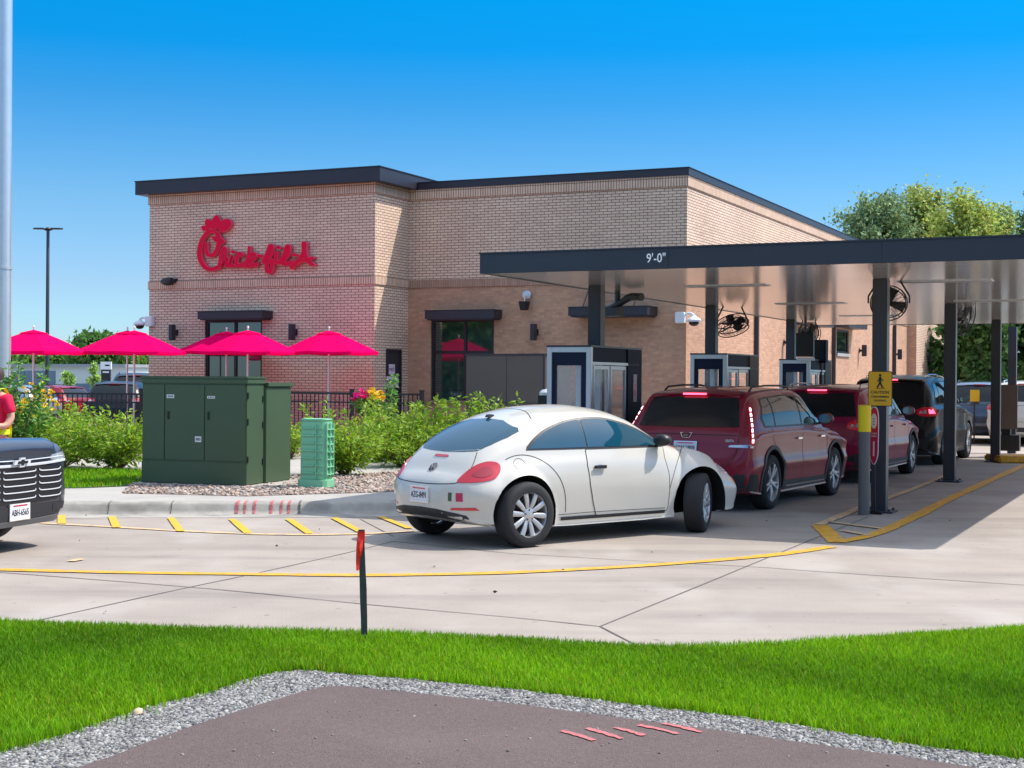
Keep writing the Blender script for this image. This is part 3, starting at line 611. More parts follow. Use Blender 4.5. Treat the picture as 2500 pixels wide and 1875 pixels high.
# door in the return wall
mb = MB(); mb.box(A1 - .10, A1 - .04, d1a, d1b, .25, dt); dr = mb.build('door', M_brz, bld)
mb = MB(); f_ = .05
for (y0, y1, z0, z1) in ((d1a, d1a + f_, .25, dt), (d1b - f_, d1b, .25, dt), (d1a + f_, d1b - f_, dt - f_, dt)): mb.box(A1 - .04, A1 - .005, y0, y1, z0, z1)
mb.build('door_frame', M_brz, dr)
mb = MB(); mb.tube([(A1 - .03, d1a + .12, 1.25), (A1 + .03, d1a + .12, 1.25), (A1 + .03, d1a + .24, 1.25)], .012, 6); mb.build('door_handle', M_chr, dr)
zn = FS(960, 905, A1)[1]
mb = MB(); mb.box(A1 - .04, A1 - .036, d1a + .22, d1a + .52, zn - .09, zn + .16, 0); mb.box(A1 - .04, A1 - .036, d1a + .08, d1b - .12, zn - .42, zn - .14, 0)
xd, yd = Vector((0, 1, 0)), Vector((0, 0, 1))
put_text(mb, 'NOT', .11, (A1 - .035, d1a + .37, zn + .03), xd, yd, .001, 1, .002); put_text(mb, 'EXIT', .15, (A1 - .035, d1a + .29, zn - .28), xd, yd, .001, 1, .002); put_text(mb, 'DOOR', .15, (A1 - .035, d1b - .38, zn - .28), xd, yd, .001, 1, .002)
mb.build('door_notice', [M_paper, M_ink], dr, fixn=False)
# side-wall windows, sills, downspouts
for h in (hs[0], hs[2]):
    b0, b1, z0, z1 = h[0] + DB, h[1] + DB, h[2], h[3]
    mb = MB(); x0, x1 = A2 - .09, A2 - .03
    for q in ((b0, b0 + .07, z0, z1), (b1 - .07, b1, z0, z1), (b0 + .07, b1 - .07, z1 - .07, z1), (b0 + .07, b1 - .07, z0, z0 + .07)): mb.box(x0, x1, *q)
    w = mb.build('window', M_black, bld); g = MB(); g.box(A2 - .07, A2 - .06, b0 + .04, b1 - .04, z0 + .04, z1 - .04); g.build('pane', M_glassB, w)
    g = MB(); g.box(A2, A2 + .05, b0 - .05, b1 + .05, z0 - .1, z0); g.build('window_sill', M_walk, bld)
    g = MB(); g.box(A2 + .002, A2 + .5, b0 - .5, b1 + .6, z1 + .05, z1 + .25); g.build('window_awning', M_brz, bld)
for u in (2179,):
    b0 = FS(u, 850, A2)[0]; g = MB(); g.box(A2 + .01, A2 + .13, b0, b0 + .12, .1, 3.9); g.build('downspout', M_brz, bld, bevel=.01)
for u in (1841, 2031): 
    b0 = FS(u, 850, A2)[0]; g = MB(); g.box(A2 + .01, A2 + .11, b0, b0 + .12, .1, 3.9); g.build('downspout', M_brz, bld, bevel=.01)
for a_ in (FA(812, 850, 0)[0],):
    pass

# ---------------- script sign on the wall ----------------
sg = empty('wall_sign', (BO.x, BO.y, 0), BR, 'red script letters with rooster comb reading Chick fil A on the brick wall', 'sign'); sg['label'] = 'large red script letters with a rooster comb on the left brick wall'
def ZS(x, y): return FA(460 + x / 6.506, 500 + y / 6.506, -.13)
def spoly(mb, pts2, d0, d1, m=0):
    n = len(pts2); ar = sum(pts2[i][0] * pts2[(i + 1) % n][1] - pts2[(i + 1) % n][0] * pts2[i][1] for i in range(n))
    if ar < 0: pts2 = pts2[::-1]
    V = [(p[0], d0, p[1]) for p in pts2] + [(p[0], d1, p[1]) for p in pts2]
    mb.add(V, [tuple(range(n)), tuple(range(2 * n - 1, n - 1, -1))] + [((i + 1) % n, i, n + i, n + (i + 1) % n) for i in range(n)], m)
dk = [0]
def stroke(mbf, mbt, pts, w, closed=False):
    """variable-width brush stroke traced in zoomed sign space"""
    dk[0] += 1; dd = dk[0] * .0009
    sp = spline([(x, y, 0) for x, y in pts], 6, closed); ws = [q * .86 for q in (w if isinstance(w, list) else [w] * len(pts))]; wsp = spline([(a, 0, 0) for a in ws], 6, closed)
    for mbx, add, y0, y1 in ((mbf, 0, -.135 - dd, -.02), (mbt, 6, -.125 - dd, -.015)):
        L_, R_ = [], []; N = len(sp)
        for i, p in enumerate(sp):
            a = sp[(i - 1) % N] if closed else sp[max(i - 1, 0)]; b_ = sp[(i + 1) % N] if closed else sp[min(i + 1, N - 1)]
            d = (b_ - a).normalized(); n = Vector((-d.y, d.x, 0)); k = wsp[i].x / 2 + add; L_.append(p + n * k); R_.append(p - n * k)
        def cv(p): return ZS(p.x, p.y)
        rows = []
        for l, r in zip(L_, R_):
            (la, lz), (ra, rz) = cv(l), cv(r); rows.append([Vector((la, y1, lz)), Vector((la, y0, lz)), Vector((ra, y0, rz)), Vector((ra, y1, rz))])
        if closed: rows.append(rows[0])
        mbx.grid(rows)
        if not closed:
            for p, q, k in ((sp[0], sp[1], wsp[0].x / 2 + add), (sp[-1], sp[-2], wsp[-1].x / 2 + add)):
                spoly(mbx, [cv(p + Vector((math.cos(t) * k, math.sin(t) * k, 0))) for t in [i * math.pi / 6 for i in range(12)]], y0 - .0004, y1)
mbf, mbt = MB(), MB()
ST = [
 # big C : outer bowl, up over the head and down to the inner hook
 ([(470, 980), (400, 1015), (300, 1015), (220, 940), (175, 830), (175, 700), (215, 560), (290, 450), (380, 412), (450, 450), (480, 540), (470, 650), (430, 750), (370, 800), (310, 790), (275, 720), (285, 610)], [50, 60, 70, 72, 72, 72, 68, 62, 60, 66, 74, 70, 66, 60, 60, 60, 40]),
 ([(400, 520), (430, 560), (450, 530)], 55), ([(500, 540), (545, 575), (500, 610)], 50),
 # h
 ([(478, 1000), (500, 900), (520, 780), (560, 690), (590, 720), (580, 850), (540, 960), (545, 960), (600, 880)], [46, 50, 54, 50, 44, 48, 50, 50, 46]),
 ([(590, 880), (620, 850), (610, 960), (640, 975)], 44), ([(640, 960), (690, 860), (690, 820), (670, 940), (720, 960)], 40), ([(700, 745), (720, 750)], 50),
 ([(850, 800), (810, 770), (765, 850), (770, 940), (830, 960), (900, 910)], 54),
 ([(965, 675), (955, 800), (930, 930), (950, 985)], [42, 50, 60, 50]), ([(950, 880), (1010, 780), (1060, 800), (1030, 870), (980, 900), (1030, 960), (1090, 930)], [46, 56, 60, 60, 56, 60, 40]),
 ([(1115, 810), (1175, 815)], 44), ([(640, 975), (760, 970), (900, 970), (1080, 960)], 40),
 # f
 ([(1185, 900), (1250, 780), (1290, 660), (1330, 660), (1320, 760), (1270, 860), (1240, 960), (1250, 1050), (1300, 1065), (1330, 960), (1320, 880)], [50, 62, 60, 56, 58, 64, 66, 60, 56, 56, 50]),
 ([(1200, 915), (1290, 900), (1370, 900)], 60),
 ([(1400, 760), (1390, 900), (1440, 920)], 56), ([(1425, 675), (1445, 680)], 50),
 ([(1450, 900), (1520, 800), (1560, 670), (1595, 660), (1590, 760), (1540, 860), (1510, 930), (1580, 940), (1640, 900)], [50, 58, 56, 54, 60, 62, 60, 56, 46]),
 ([(1660, 790), (1730, 805)], 46), ([(1640, 930), (1560, 930), (1400, 920)], 44),
 # A
 ([(1640, 1000), (1700, 930), (1790, 850), (1830, 760), (1845, 640), (1840, 620)], [50, 70, 70, 66, 74, 86]),
 ([(1835, 640), (1850, 760), (1890, 870), (1960, 940), (1995, 955)], [80, 66, 70, 56, 34]), ([(1900, 890), (1950, 850), (1980, 835)], [60, 44, 30]), ([(1720, 900), (1830, 880), (1900, 890)], 50)]
for pts, w in ST: stroke(mbf, mbt, pts, w)
LB_ = [[(205, 350), (240, 335), (285, 355), (300, 395), (290, 410), (240, 410), (215, 385)],
       [(270, 250), (310, 230), (355, 260), (375, 330), (380, 375), (330, 375), (300, 400), (275, 350), (265, 290)],
       [(385, 230), (440, 165), (485, 215), (505, 300), (490, 380), (430, 372), (375, 372), (370, 300)],
       [(500, 300), (550, 245), (620, 225), (665, 260), (665, 330), (620, 385), (560, 420), (510, 430), (480, 385), (490, 340)]]
for k, q in enumerate(LB_):
    sp = spline([(x, y, 0) for x, y in q], 4, True); c = sum(sp, Vector()) / len(sp)
    spoly(mbf, [ZS(p.x, p.y) for p in sp], -.14 - k * .001, -.02); spoly(mbt, [ZS(*( (p + (p - c).normalized() * 9).to_2d())) for p in sp], -.118 - k * .001, -.015)
mbf.build('letter_face', M_red, sg, fixn=False); mbt.build('letter_return', M_redE, sg, fixn=False)

# ---------------- wall lights, cameras, floods ----------------
def sconce(a, b, z, side, label):
    t = empty('wall_light', (0, 0, 0), 0, label, 'wall light', 'cylinder wall lights on the brick walls')
    p = BO + AR * a + BD * b; t.location = (p.x, p.y, z); t.rotation_euler = (0, 0, BR + (0 if side == 'f' else R(90)))
    mb = MB(); mb.box(-.06, .06, -.26, -.10, -.20, .20); mb.build('lamp_body', M_brz, t, bevel=.01)
    mb = MB(); mb.box(-.03, .03, -.10, -.02, -.04, .04); mb.box(-.055, .055, -.02, -.001, -.08, .08); mb.build('wall_bracket', M_brz, t, bevel=.005); return t
for u, v, b, l in ((424, 812, 0, 'dark wall light at the left corner of the wall under the red script sign'), (716, 811, 0, 'dark wall light right of the window under the red script sign'), (1305, 811, DB, 'dark wall light on the brown brick wall right of the corner window')):
    a, z = FA(u, v, b - .12); sconce(a, b, z, 'f', l)
for u, v, l in ((2108, 856, 'dark wall light on the sunlit side wall, nearest of three beyond the drive-through'), (2195, 865, 'dark wall light on the sunlit side wall, middle one beside the downspout'), (2273, 873, 'dark wall light on the far end bay of the sunlit side wall')):
    aa = A2 if u < 2250 else A2 + .35; b, z = FS(u, v, aa + .15); sconce(aa, b, z, 's', l)
b, z = FS(1926, 836, A2 + .15); sconce(A2, b, z, 's', 'dark wall light on the side wall behind the last ordering booth')
# flood light bullet near left corner
a, z = FA(405, 687, -.25); p = BO + AR * a - BD * .0
t = empty('flood_light', (p.x, p.y, z), BR, 'black bullet flood light on the soldier brick band at the left corner', 'flood light')
mb = MB(); mb.lathe([(0, -.16), (.06, -.15), (.10, -.05), (.11, .06), (.10, .17), (.0, .18)], (0, -.22, 0), 16, axis='x'); mb.build('lamp_head', M_black, t, smooth=True)
mb = MB(); mb.box(.10, .16, -.12, 0, -.03, .03); mb.box(.07, .19, -.01, -.001, -.09, .09); mb.build('wall_bracket', M_black, t)
# gooseneck lantern
a, z = FA(1280, 742, DB - .2); p = BO + AR * a + BD * DB
t = empty('speaker_lantern', (p.x, p.y, z), BR, 'small dark cup shaped fixture with a round lamp above it on brown brick', 'flood light')
mb = MB(); mb.lathe([(.0, -.16), (.10, -.15), (.14, .05), (.13, .06), (0, .055)], (0, -.2, 0), 16); mb.build('cup', M_black, t, smooth=True, sharp=40)
mb = MB(); mb.lathe([(0, -.02), (.10, -.0), (.12, .03), (0, .06)], (0, 0, 0), 16, axis='y'); mb.build('lamp_head', M_silv, t, smooth=True).location = (0, -.1, .22)
mb = MB(); mb.tube([(0, -.0, .22), (0, -.16, .16), (0, -.2, .05)], .015, 6); mb.build('bracket_arm', M_silv, t)
def camera_obj(p, rz, label, s=1.0):
    t = empty('security_camera', p, rz, label, 'camera', 'dome cameras on the building corners'); t.scale = (s, s, s)
    mb = MB(); mb.box(-.11, .11, -.14, -.001, -.13, .13); mb.build('junction_box', M_white, t, bevel=.015)
    mb = MB(); mb.tube(spline([(-.11, -.07, .06), (-.2, -.07, .10), (-.3, -.07, .07), (-.33, -.07, -.02)], 5), .03, 8); mb.build('arm', M_white, t, smooth=True)
    mb = MB(); mb.lathe([(.03, .06), (.05, .03), (.14, -.02), (.165, -.06), (.15, -.10), (0, -.10)], (-.33, -.07, 0), 20); mb.build('housing', M_white, t, smooth=True, sharp=50)
    mb = MB(); mb.lathe([(.12, -.10), (.11, -.15), (.06, -.19), (0, -.2)], (-.33, -.07, 0), 16); mb.build('dome', M_black, t, smooth=True); return t
a, z = FA(365, 785, 0); p = BO + AR * .08; camera_obj((p.x, p.y, z), BR, 'white dome camera hanging off the left corner of the building')
a, z = FA(1665, 776, DB); p = BO + AR * (A2 - .12) + BD * DB; c_ = camera_obj((p.x, p.y, z), BR, 'white dome camera on the right corner of the brown brick wall'); c_.scale = (-1, 1, 1)
# ---------------- drive-through canopy ----------------
SOF = 3.04
CO = G(1171, 666, SOF); CW, CL = 7.54, 18.2
cn = empty('drive_through_canopy', (CO.x, CO.y, 0), BR, 'flat dark metal drive-through canopy with 9 ft height mark on its edge', 'canopy')
def toC(p): q = Vector((p.x, p.y, 0)) - Vector((CO.x, CO.y, 0)); return q.dot(AR), q.dot(BD)
def fromC(a, b, z=0): p = Vector((CO.x, CO.y, 0)) + AR * a + BD * b; p.z = z; return p
print('CANOPY', CO)
mb = MB(); ft = SOF + .235
mb.box(0, CW, 0, .05, SOF - .01, ft); mb.box(0, .05, .05, CL, SOF - .01, ft); mb.box(CW - .05, CW, .05, CL, SOF - .01, ft); mb.box(.05, CW - .05, CL - .05, CL, SOF - .01, ft)
mb.box(-.015, CW + .015, -.015, CL + .015, ft, ft + .02); mb.box(.3, 1.3, 1.4, 2.0, ft + .02, ft + .05); mb.box(3.1, 3.5, 4.0, 4.4, ft + .02, ft + .12)
mb.build('fascia', M_fasc, cn, bevel=.004)
mb = MB(); npan = 30; w = (CL - .1) / npan
for i in range(npan): mb.box(.05, CW - .05, .05 + i * w, .05 + (i + 1) * w - .006, SOF, SOF + .04)
mb.build('soffit', M_soff, cn)
mb = MB(); h9 = FA(1602, 631, 0)
c9 = G(1602, 634, SOF + .12); a9, b9 = toC(c9)
d = ray(1602, 631); t_ = (0 - (Vector((0, 0, CZ)) - CO).dot(BD)) / d.dot(BD); p9 = Vector((0, 0, CZ)) + d * t_; a9 = (p9 - CO).dot(AR)
put_text(mb, "9'-0\"", .155, (a9, -.004, p9.z), (1, 0, 0), (0, 0, 1), .002, 0, .001, .86)
mb.build('height_text', mat('white_text', (.9, .9, .9), .5), cn, fixn=False)
# columns (centre, from image)
colsR = [G(2147, 1250), G(2318, 1176), G(2430, 1128)]
cA = Vector((P(1457, 0, SOF).x, 0, 0))
def col_at(u, v): return G(u, v, SOF)
colsL = [col_at(1457, 697), col_at(1738, 745), col_at(1932, 780)]
print('colsR', colsR, 'colsL', colsL)
def column(p, w=.19, base=True, top=SOF, nm='column'):
    mb = MB(); a, b = toC(p); mb.box(a - w / 2, a + w / 2, b - w / 2, b + w / 2, 0.0, top - .001); o = mb.build(nm, M_post, cn, bevel=.008)
    if base:
        mb = MB(); mb.box(a - .2, a + .2, b - .2, b + .2, .001, .025)
        for i in (-.15, .15):
            for j in (-.15, .15): mb.lathe([(.018, .025), (.018, .05), (0, .05)], (a + i, b + j, 0), 6)
        mb.build('base_plate', M_post, o)
    return o
for p in colsR: column(p)
for p in colsL: column(p, base=False)
# soffit light panels
for a, b in ((2.2, 3.4), (2.2, 8.4), (2.2, 13.4), (5.2, 3.4), (5.2, 8.4)):
    mb = MB(); mb.box(a - .6, a + .6, b - .15, b + .15, SOF - .012, SOF - .001); mb.build('ceiling_light', M_silv, cn)
# gas heaters / fans hung from the soffit
def fan(p, rz, label, tilt=0.35, s=1.0):
    t = empty('cage_fan', p, rz, label, 'fan', 'black cage fans hung under the canopy'); t.scale = (s, s, s)
    mb = MB()
    r = .31
    for yy in (-.09, .0, .09): mb.tube([Vector((r * (1 if yy == 0 else .92) * math.cos(k * math.pi / 12), yy, r * (1 if yy == 0 else .92) * math.sin(k * math.pi / 12))) for k in range(25)], .010, 5, cap=False)
    for k in range(20):
        a = k * math.pi / 10
        for sgn in (-1, 1): mb.tube([(0.06 * math.cos(a), sgn * .12, .06 * math.sin(a)), (.2 * math.cos(a), sgn * .115, .2 * math.sin(a)), (.31 * math.cos(a), 0, .31 * math.sin(a))], .004, 4)
    cg = mb.build('cage', M_black, t)
    mb = MB()
    for k in range(4):
        a = k * math.pi / 2 + .3; q = Matrix.Rotation(a, 3, 'Y')
        V = [q @ Vector(v) for v in ((.03, -.03, -.03), (.27, -.03, -.09), (.28, .03, .09), (.03, .03, .03))]; V += [v + Vector((0, .006, 0)) for v in V]
        mb.add(V, [(0, 1, 2, 3), (7, 6, 5, 4), (0, 4, 5, 1), (1, 5, 6, 2), (2, 6, 7, 3), (3, 7, 4, 0)])
    mb.build('blade', M_black, t)
    mb = MB(); mb.lathe([(0, .05), (.07, .05), (.075, .20), (.0, .21)], (0, 0, 0), 12, axis='y'); mb.build('motor', M_black, t, smooth=True, sharp=50)
    for ob in list(t.children): ob.rotation_euler = (tilt, 0, 0)
    mb = MB(); mb.tube([(-.34, 0, 0), (-.34, 0, .12), (-.10, 0, .52), (0, 0, .56)], .016, 6); mb.tube([(.34, 0, 0), (.34, 0, .12), (.10, 0, .52), (0, 0, .56)], .016, 6); mb.tube([(0, 0, .55), (0, 0, .72)], .022, 8); mb.build('yoke', M_black, t)
    return t
def hang(u, v, Y, rz, label, tilt, s=1.0):
    p = P(u, v, Y); t = fan(p, rz, label, tilt, s); return t
hang(1788, 795, 26.5, 0.5, 'black cage fan hung beside the second ordering booth column', 1.1, 1.0)
hang(1975, 820, 32.5, 0.7, 'black cage fan hung above the third ordering booth', .3)
hang(2170, 740, 19.4, -0.25, 'black cage fan hung beside the column with the yellow caution sign', .35, .78)
hang(2352, 778, 26.0, 0.9, 'dark cage fan half hidden behind the second right column', .3, 1.0)
# horizontal heater next to booth A
p = P(1515, 752, 21.9)
t = empty('patio_heater', p, BR - .35, 'dark tube heater hung on a rod next to the nearest ordering booth', 'heater')
mb = MB(); mb.tube([(-.06, 0, 0), (-.06, 0, SOF - p.z)], .045, 8); mb.build('hanger_rod', M_post, t)
mb = MB(); mb.tube(spline([(-.42, 0, -.02), (-.2, 0, .0), (.05, 0, .10), (.2, 0, .16), (.42, 0, .15)], 4), [.05] * 2 + [.055] * 8 + [.06] * 7, 8); mb.box(-.3, -.0, -.09, .09, -.12, .0); mb.build('heater_body', M_black, t, smooth=True, sharp=50)

# ---------------- ordering booths at the left columns ----------------
def booth(p, label, first=False, sh=0.0):
    a, b = toC(p); a += sh; q = fromC(a, b, 0)
    t = empty('ordering_booth', q, BR, label, 'booth', 'glass ordering booths under the canopy')
    w, d, h = .65, 2.0, 2.14; x0, x1, y0, y1 = -w / 2, w / 2, -d / 2, d / 2; f_ = .07
    mb = MB(); mb.box(x0 - .005, x1 + .005, y0 - .01, y1 + .01, h, h + .025); mb.build('roof', M_fasc, t)
    fr = MB()
    fr.box(x0, x0 + f_, y0, y0 + f_, .12, h); fr.box(x1 - f_, x1, y0, y0 + f_, .12, h); fr.box(x0 + f_, x1 - f_, y0, y0 + f_, h - f_, h); fr.box(x1 - f_, x1, y0 + f_, y1 - .1, 1.90, 1.94)
    fr.box(x1 - .05, x1 - .01, y0 + .12, y0 + .17, .12, 1.90); fr.build('frame', M_silv, t, bevel=.004)
    pn = MB(); pn.box(x0 + f_, x1 - f_, y0 + .02, y0 + .06, h - .25, h - f_); pn.box(x0 + f_, x1 - f_, y0 + .02, y0 + .06, .12, 1.25)
    pn.box(x0 + f_, x0 + f_ + .06, y0 + .02, y0 + .06, 1.25, h - .25); pn.box(x1 - f_ - .08, x1 - f_, y0 + .02, y0 + .06, 1.25, h - .25)
    pn.box(x1 - .06, x1 - .02, y0 + f_, y1 - .6, 1.94, h); pn.box(x0, x0 + .04, y0 + f_, y1, 2.0, h); pn.box(x0, x0 + .04, y0 + f_, y1, .12, 0.9); pn.box(x0, x0 + .04, y1 - .3, y1, .9, 2.0)
    pn.build('navy_panel', M_navy, t)
    pn = MB(); pn.box(x1 - .07, x1, y1 - .58, y1, .12, h - .002); pn.box(x0 + .04, x1 - .07, y1 - .05, y1, .12, 1.0); pn.box(x0 + .04, x1 - .07, y1 - .05, y1, 1.9, h)
    pn.build('end_panel', M_navy if first else M_taupe, t, bevel=.004)
    if first:
        nn = MB(); nn.box(x1 + .002, x1 + .006, y1 - .36, y1 - .22, 1.38, 1.78); put_text(nn, 'STOP', .09, (x1 + .007, y1 - .29, 1.58), (0, 0, 1), (0, -1, 0), .001, 1); nn.build('notice', [M_paper, M_tail], t, fixn=False)
    mbs = MB()
    for k in range(4): mbs.lathe([(.05, 0), (.05, 1), (0, 1)], (0, 0, 0), 8) if False else None
    # sliding glazed doors on the lane side
    dw = (d - .6 - f_) / 2
    for k in range(2):
        ya = y0 + f_ + .05 + k * dw; yb = ya + dw - .04
        dd = MB(); X0, X1 = x1 - .055 - .0 * k, x1 - .02
        for q4 in ((ya, ya + .055, .14, 1.89), (yb - .055, yb, .14, 1.89), (ya + .055, yb - .055, 1.84, 1.89), (ya + .055, yb - .055, .14, .22)): dd.box(X0, X1, *q4)
        do = dd.build('sliding_door', M_silv, t); g = MB(); g.box(x1 - .042, x1 - .034, ya + .05, yb - .05, .2, 1.88); g.build('pane', M_boothg, do)
    # inner mullions and equipment seen through the front opening
    g = MB(); g.box(x0 + f_ + .04, x1 - f_ - .06, y0 + .036, y0 + .044, 1.23, h - .24); g.build('front_pane', M_boothg, t)
    g = MB(); g.box(x0 + .12, x0 + .19, y0 + .75, y0 + .80, .12, 1.9); g.box(x0 + .36, x0 + .45, y0 + .85, y0 + .92, .12, 1.9); g.box(x1 - .2, x1 - .14, y0 + .7, y0 + .76, .12, 1.9); g.build('inner_post', M_white, t)
    g = MB(); g.box(x0 + .08, x0 + .3, y0 + .3, y1 - .7, .95, 1.0); g.build('counter', M_silv, t)
    return t
M_boothg = mat('booth_glass', (0.6, 0.7, 0.75), 0.03, 0.0, spec=0.8)
b_ = M_boothg.node_tree.nodes['Principled BSDF']; b_.inputs['Transmission Weight'].default_value = 0.0; b_.inputs['Alpha'].default_value = 0.18
booth(colsL[0], 'ordering booth with navy end panel, nearest of three behind the white car', True)
booth(colsL[1], 'ordering booth with brown end panel behind the first maroon car', False, .26)
booth(colsL[2], 'farthest ordering booth, behind the second maroon car', False, .33)
# booth plinth
for k, p in enumerate(colsL):
    a, b = toC(p); mb = MB(); mb.box(-.55, .5, -1.25, 1.25, 0.001, .152); o = mb.build('booth_plinth', M_kerb, bevel=.03); o.location = fromC(a, b, 0); o.rotation_euler = (0, 0, BR); tag(o, None, None, None, 'structure')
# bollard in front of the end panel
def bollard(p, r, h, hy, label, m0=None, m1=None):
    t = empty('bollard', p, 0, label, 'bollard')
    mb = MB(); mb.lathe([(r, 0), (r, h - hy)], n=24); mb.build('post', m0 or M_bolG, t, smooth=True)
    mb = MB(); mb.lathe([(r + .008, h - hy), (r + .008, h - .01), (r * .9, h), (0, h + .004)], n=24); mb.build('sleeve', m1 or M_bolY, t, smooth=True, sharp=40); return t
p = G(2109, 1257); bollard((p.x, p.y, 0), .072, 1.40, .34, 'grey pipe bollard with bright yellow top beside the caution sign column')
a, b = toC(colsL[0]); q = fromC(a + .62, b + 1.0); bollard((q.x, q.y, 0), .075, 1.25, .06, 'silver grey bollard in front of the nearest ordering booth', mat('bollard_steel', (.30, .30, .33), .45, .4, var=.2, vscale=20), M_black)

# caution sign on the right front column
cp = colsR[0]; a, b = toC(cp)
def sign_plane(u, v): d = ray(u, v); o_ = Vector((0, 0, CZ)); pl = fromC(a, b - .105); t = (pl - o_).dot(BD) / d.dot(BD); return o_ + d * t
c = sign_plane(2149, 949); ws, hs_ = .31, .455
t = empty('caution_sign', (c.x, c.y, c.z), BR, 'yellow pedestrian caution sign mounted on the front right canopy column', 'sign')
def rrect(w, h, r, n=5):
    out = []
    for cx, cy, a0 in ((w / 2 - r, h / 2 - r, 0), (-w / 2 + r, h / 2 - r, 90), (-w / 2 + r, -h / 2 + r, 180), (w / 2 - r, -h / 2 + r, 270)):
        for k in range(n + 1): an = R(a0 + 90 * k / n); out.append((cx + r * math.cos(an), cy + r * math.sin(an)))
    return out
mb = MB(); spoly(mb, rrect(ws, hs_, .03), -.004, 0.0); mb.build('border', M_black, t, fixn=True)
mb = MB(); spoly(mb, rrect(ws - .018, hs_ - .018, .024), -.007, -.0035); mb.build('plate', M_signY, t, fixn=True)
mb = MB(); X, Z_ = (1, 0, 0), (0, 0, 1); y = -.0085
put_text(mb, 'CAUTION', .052, (0, y, -.048), X, Z_, .001, 0, .0012); put_text(mb, 'TEAM MEMBERS', .033, (0, y, -.105), X, Z_, .001, 0, .0008); put_text(mb, 'CROSSING', .033, (0, y, -.155), X, Z_, .001, 0, .0008)
def flat_bar(mb, p, q, w):
    p, q = Vector(p), Vector(q); d = (q - p).normalized(); n = Vector((-d.y, d.x)) * w / 2
    spoly(mb, [(v.x, v.y) for v in (p + n, p - n, q - n, q + n)], -.0098, -.0068)
for p_, q_, w_ in (((0, .155), (0, .07), .030), ((0, .08), (-.035, .02), .020), ((0, .08), (.03, .018), .020), ((0, .14), (-.035, .095), .013), ((0, .14), (.04, .10), .013), ((.03, .018), (.045, .018), .012), ((-.035, .02), (-.03, .008), .014), ((-.055, .004), (.065, .004), .006)): flat_bar(mb, p_, q_, w_)
spoly(mb, [(.016 * math.cos(k * .524), .175 + .018 * math.sin(k * .524)) for k in range(12)], -.0098, -.0068)
mb.build('sign_print', M_ink, t, fixn=False)
# red oval banner sign
d0 = P(2134, 1066, colsR[0].y - .32)
t = empty('banner_sign', (d0.x, d0.y, d0.z), BR - .35, 'narrow red rounded banner sign with white edge beside the yellow bollard', 'sign')
pts = [(-.055, .33), (-.03, .375), (0, .385), (.03, .375), (.055, .33), (.068, .2), (.066, -.1), (.06, -.24), (.03, -.33), (0, -.36), (-.03, -.33), (-.06, -.24), (-.066, -.1), (-.068, .2)]
pts = [(p.x, p.y) for p in spline([(a_, b2, 0) for a_, b2 in pts], 4, True)]
mb = MB(); spoly(mb, pts, -.003, .003); mb.build('border', M_plate, t); mb = MB(); spoly(mb, [(x * .86, z * .97) for x, z in pts], -.006, -.002); mb.build('panel', mat('banner_red', (.62, .01, .06), .5), t)
mb = MB()
ell = [(.044 * math.cos(k * .35), .20 + .098 * math.sin(k * .35)) for k in range(18)]; spoly(mb, ell, -.0085, -.0055)
put_text(mb, 'MOBILE', .027, (0, -.009, .04), (1, 0, 0), (0, 0, 1), .001, 0); put_text(mb, 'THRU', .03, (0, -.009, .005), (1, 0, 0), (0, 0, 1), .001, 0)
mb.box(-.010, .010, -.0085, -.0055, -.25, -.06)
mb.build('sign_print', M_plate, t, fixn=False)
mb = MB(); ell2 = [(.03 * math.cos(k * .35), .20 + .07 * math.sin(k * .35)) for k in range(18)]
for k in range(18): flat_bar(mb, ell2[k], ell2[(k + 1) % 18], .008) if False else None
[mb.box(-.008, .008, -.0105, -.0085, .15 + k * .035, .165 + k * .035) for k in range(3)]; mb.build('sign_print', M_tail, t, fixn=False)
mb = MB(); mb.tube([(0, .01, -.30), (.015, .01, -d0.z + .02)], .011, 8); mb.tube([(-.09, .01, -d0.z + .02), (.12, .01, -d0.z + .02)], .02, 6); mb.build('stand', M_black, t)

# second canopy posts, yellow kerb and box beyond on the right
def post(u, v, w, top, label):
    p = G(u, v); mb = MB(); mb.box(-w / 2, w / 2, -w / 2, w / 2, 0, top); o = mb.build('steel_post', M_post, bevel=.008); o.location = (p.x, p.y, 0); o.rotation_euler = (0, 0, BR); tag(o, label, 'post'); return o
post(2470, 1107, .19, SOF, 'dark steel post on the yellow kerb island at the right edge')
p0 = G(2440, 1131); mb = MB(); mb.box(0, 2.6, 0, 1.0, 0, .15); o = mb.build('yellow_kerb', M_yel, bevel=.03); o.location = p0; o.rotation_euler = (0, 0, 0.0); tag(o, 'yellow painted kerb island at the right edge under the canopy', 'kerb')
p = G(2467, 1118); t = empty('menu_cabinet', (p.x, p.y + .3, .15), BR, 'dark low cabinet standing on the yellow kerb island', 'cabinet'); mb = MB(); mb.box(-.3, .3, -.15, .15, 0, .36); mb.box(-.1, .1, -.08, .08, .36, 1.4); mb.build('body', M_black, t, bevel=.01); mb = MB(); mb.box(-.26, .26, -.2, -.152, .5, 1.5); mb.build('display', M_taupe, t)
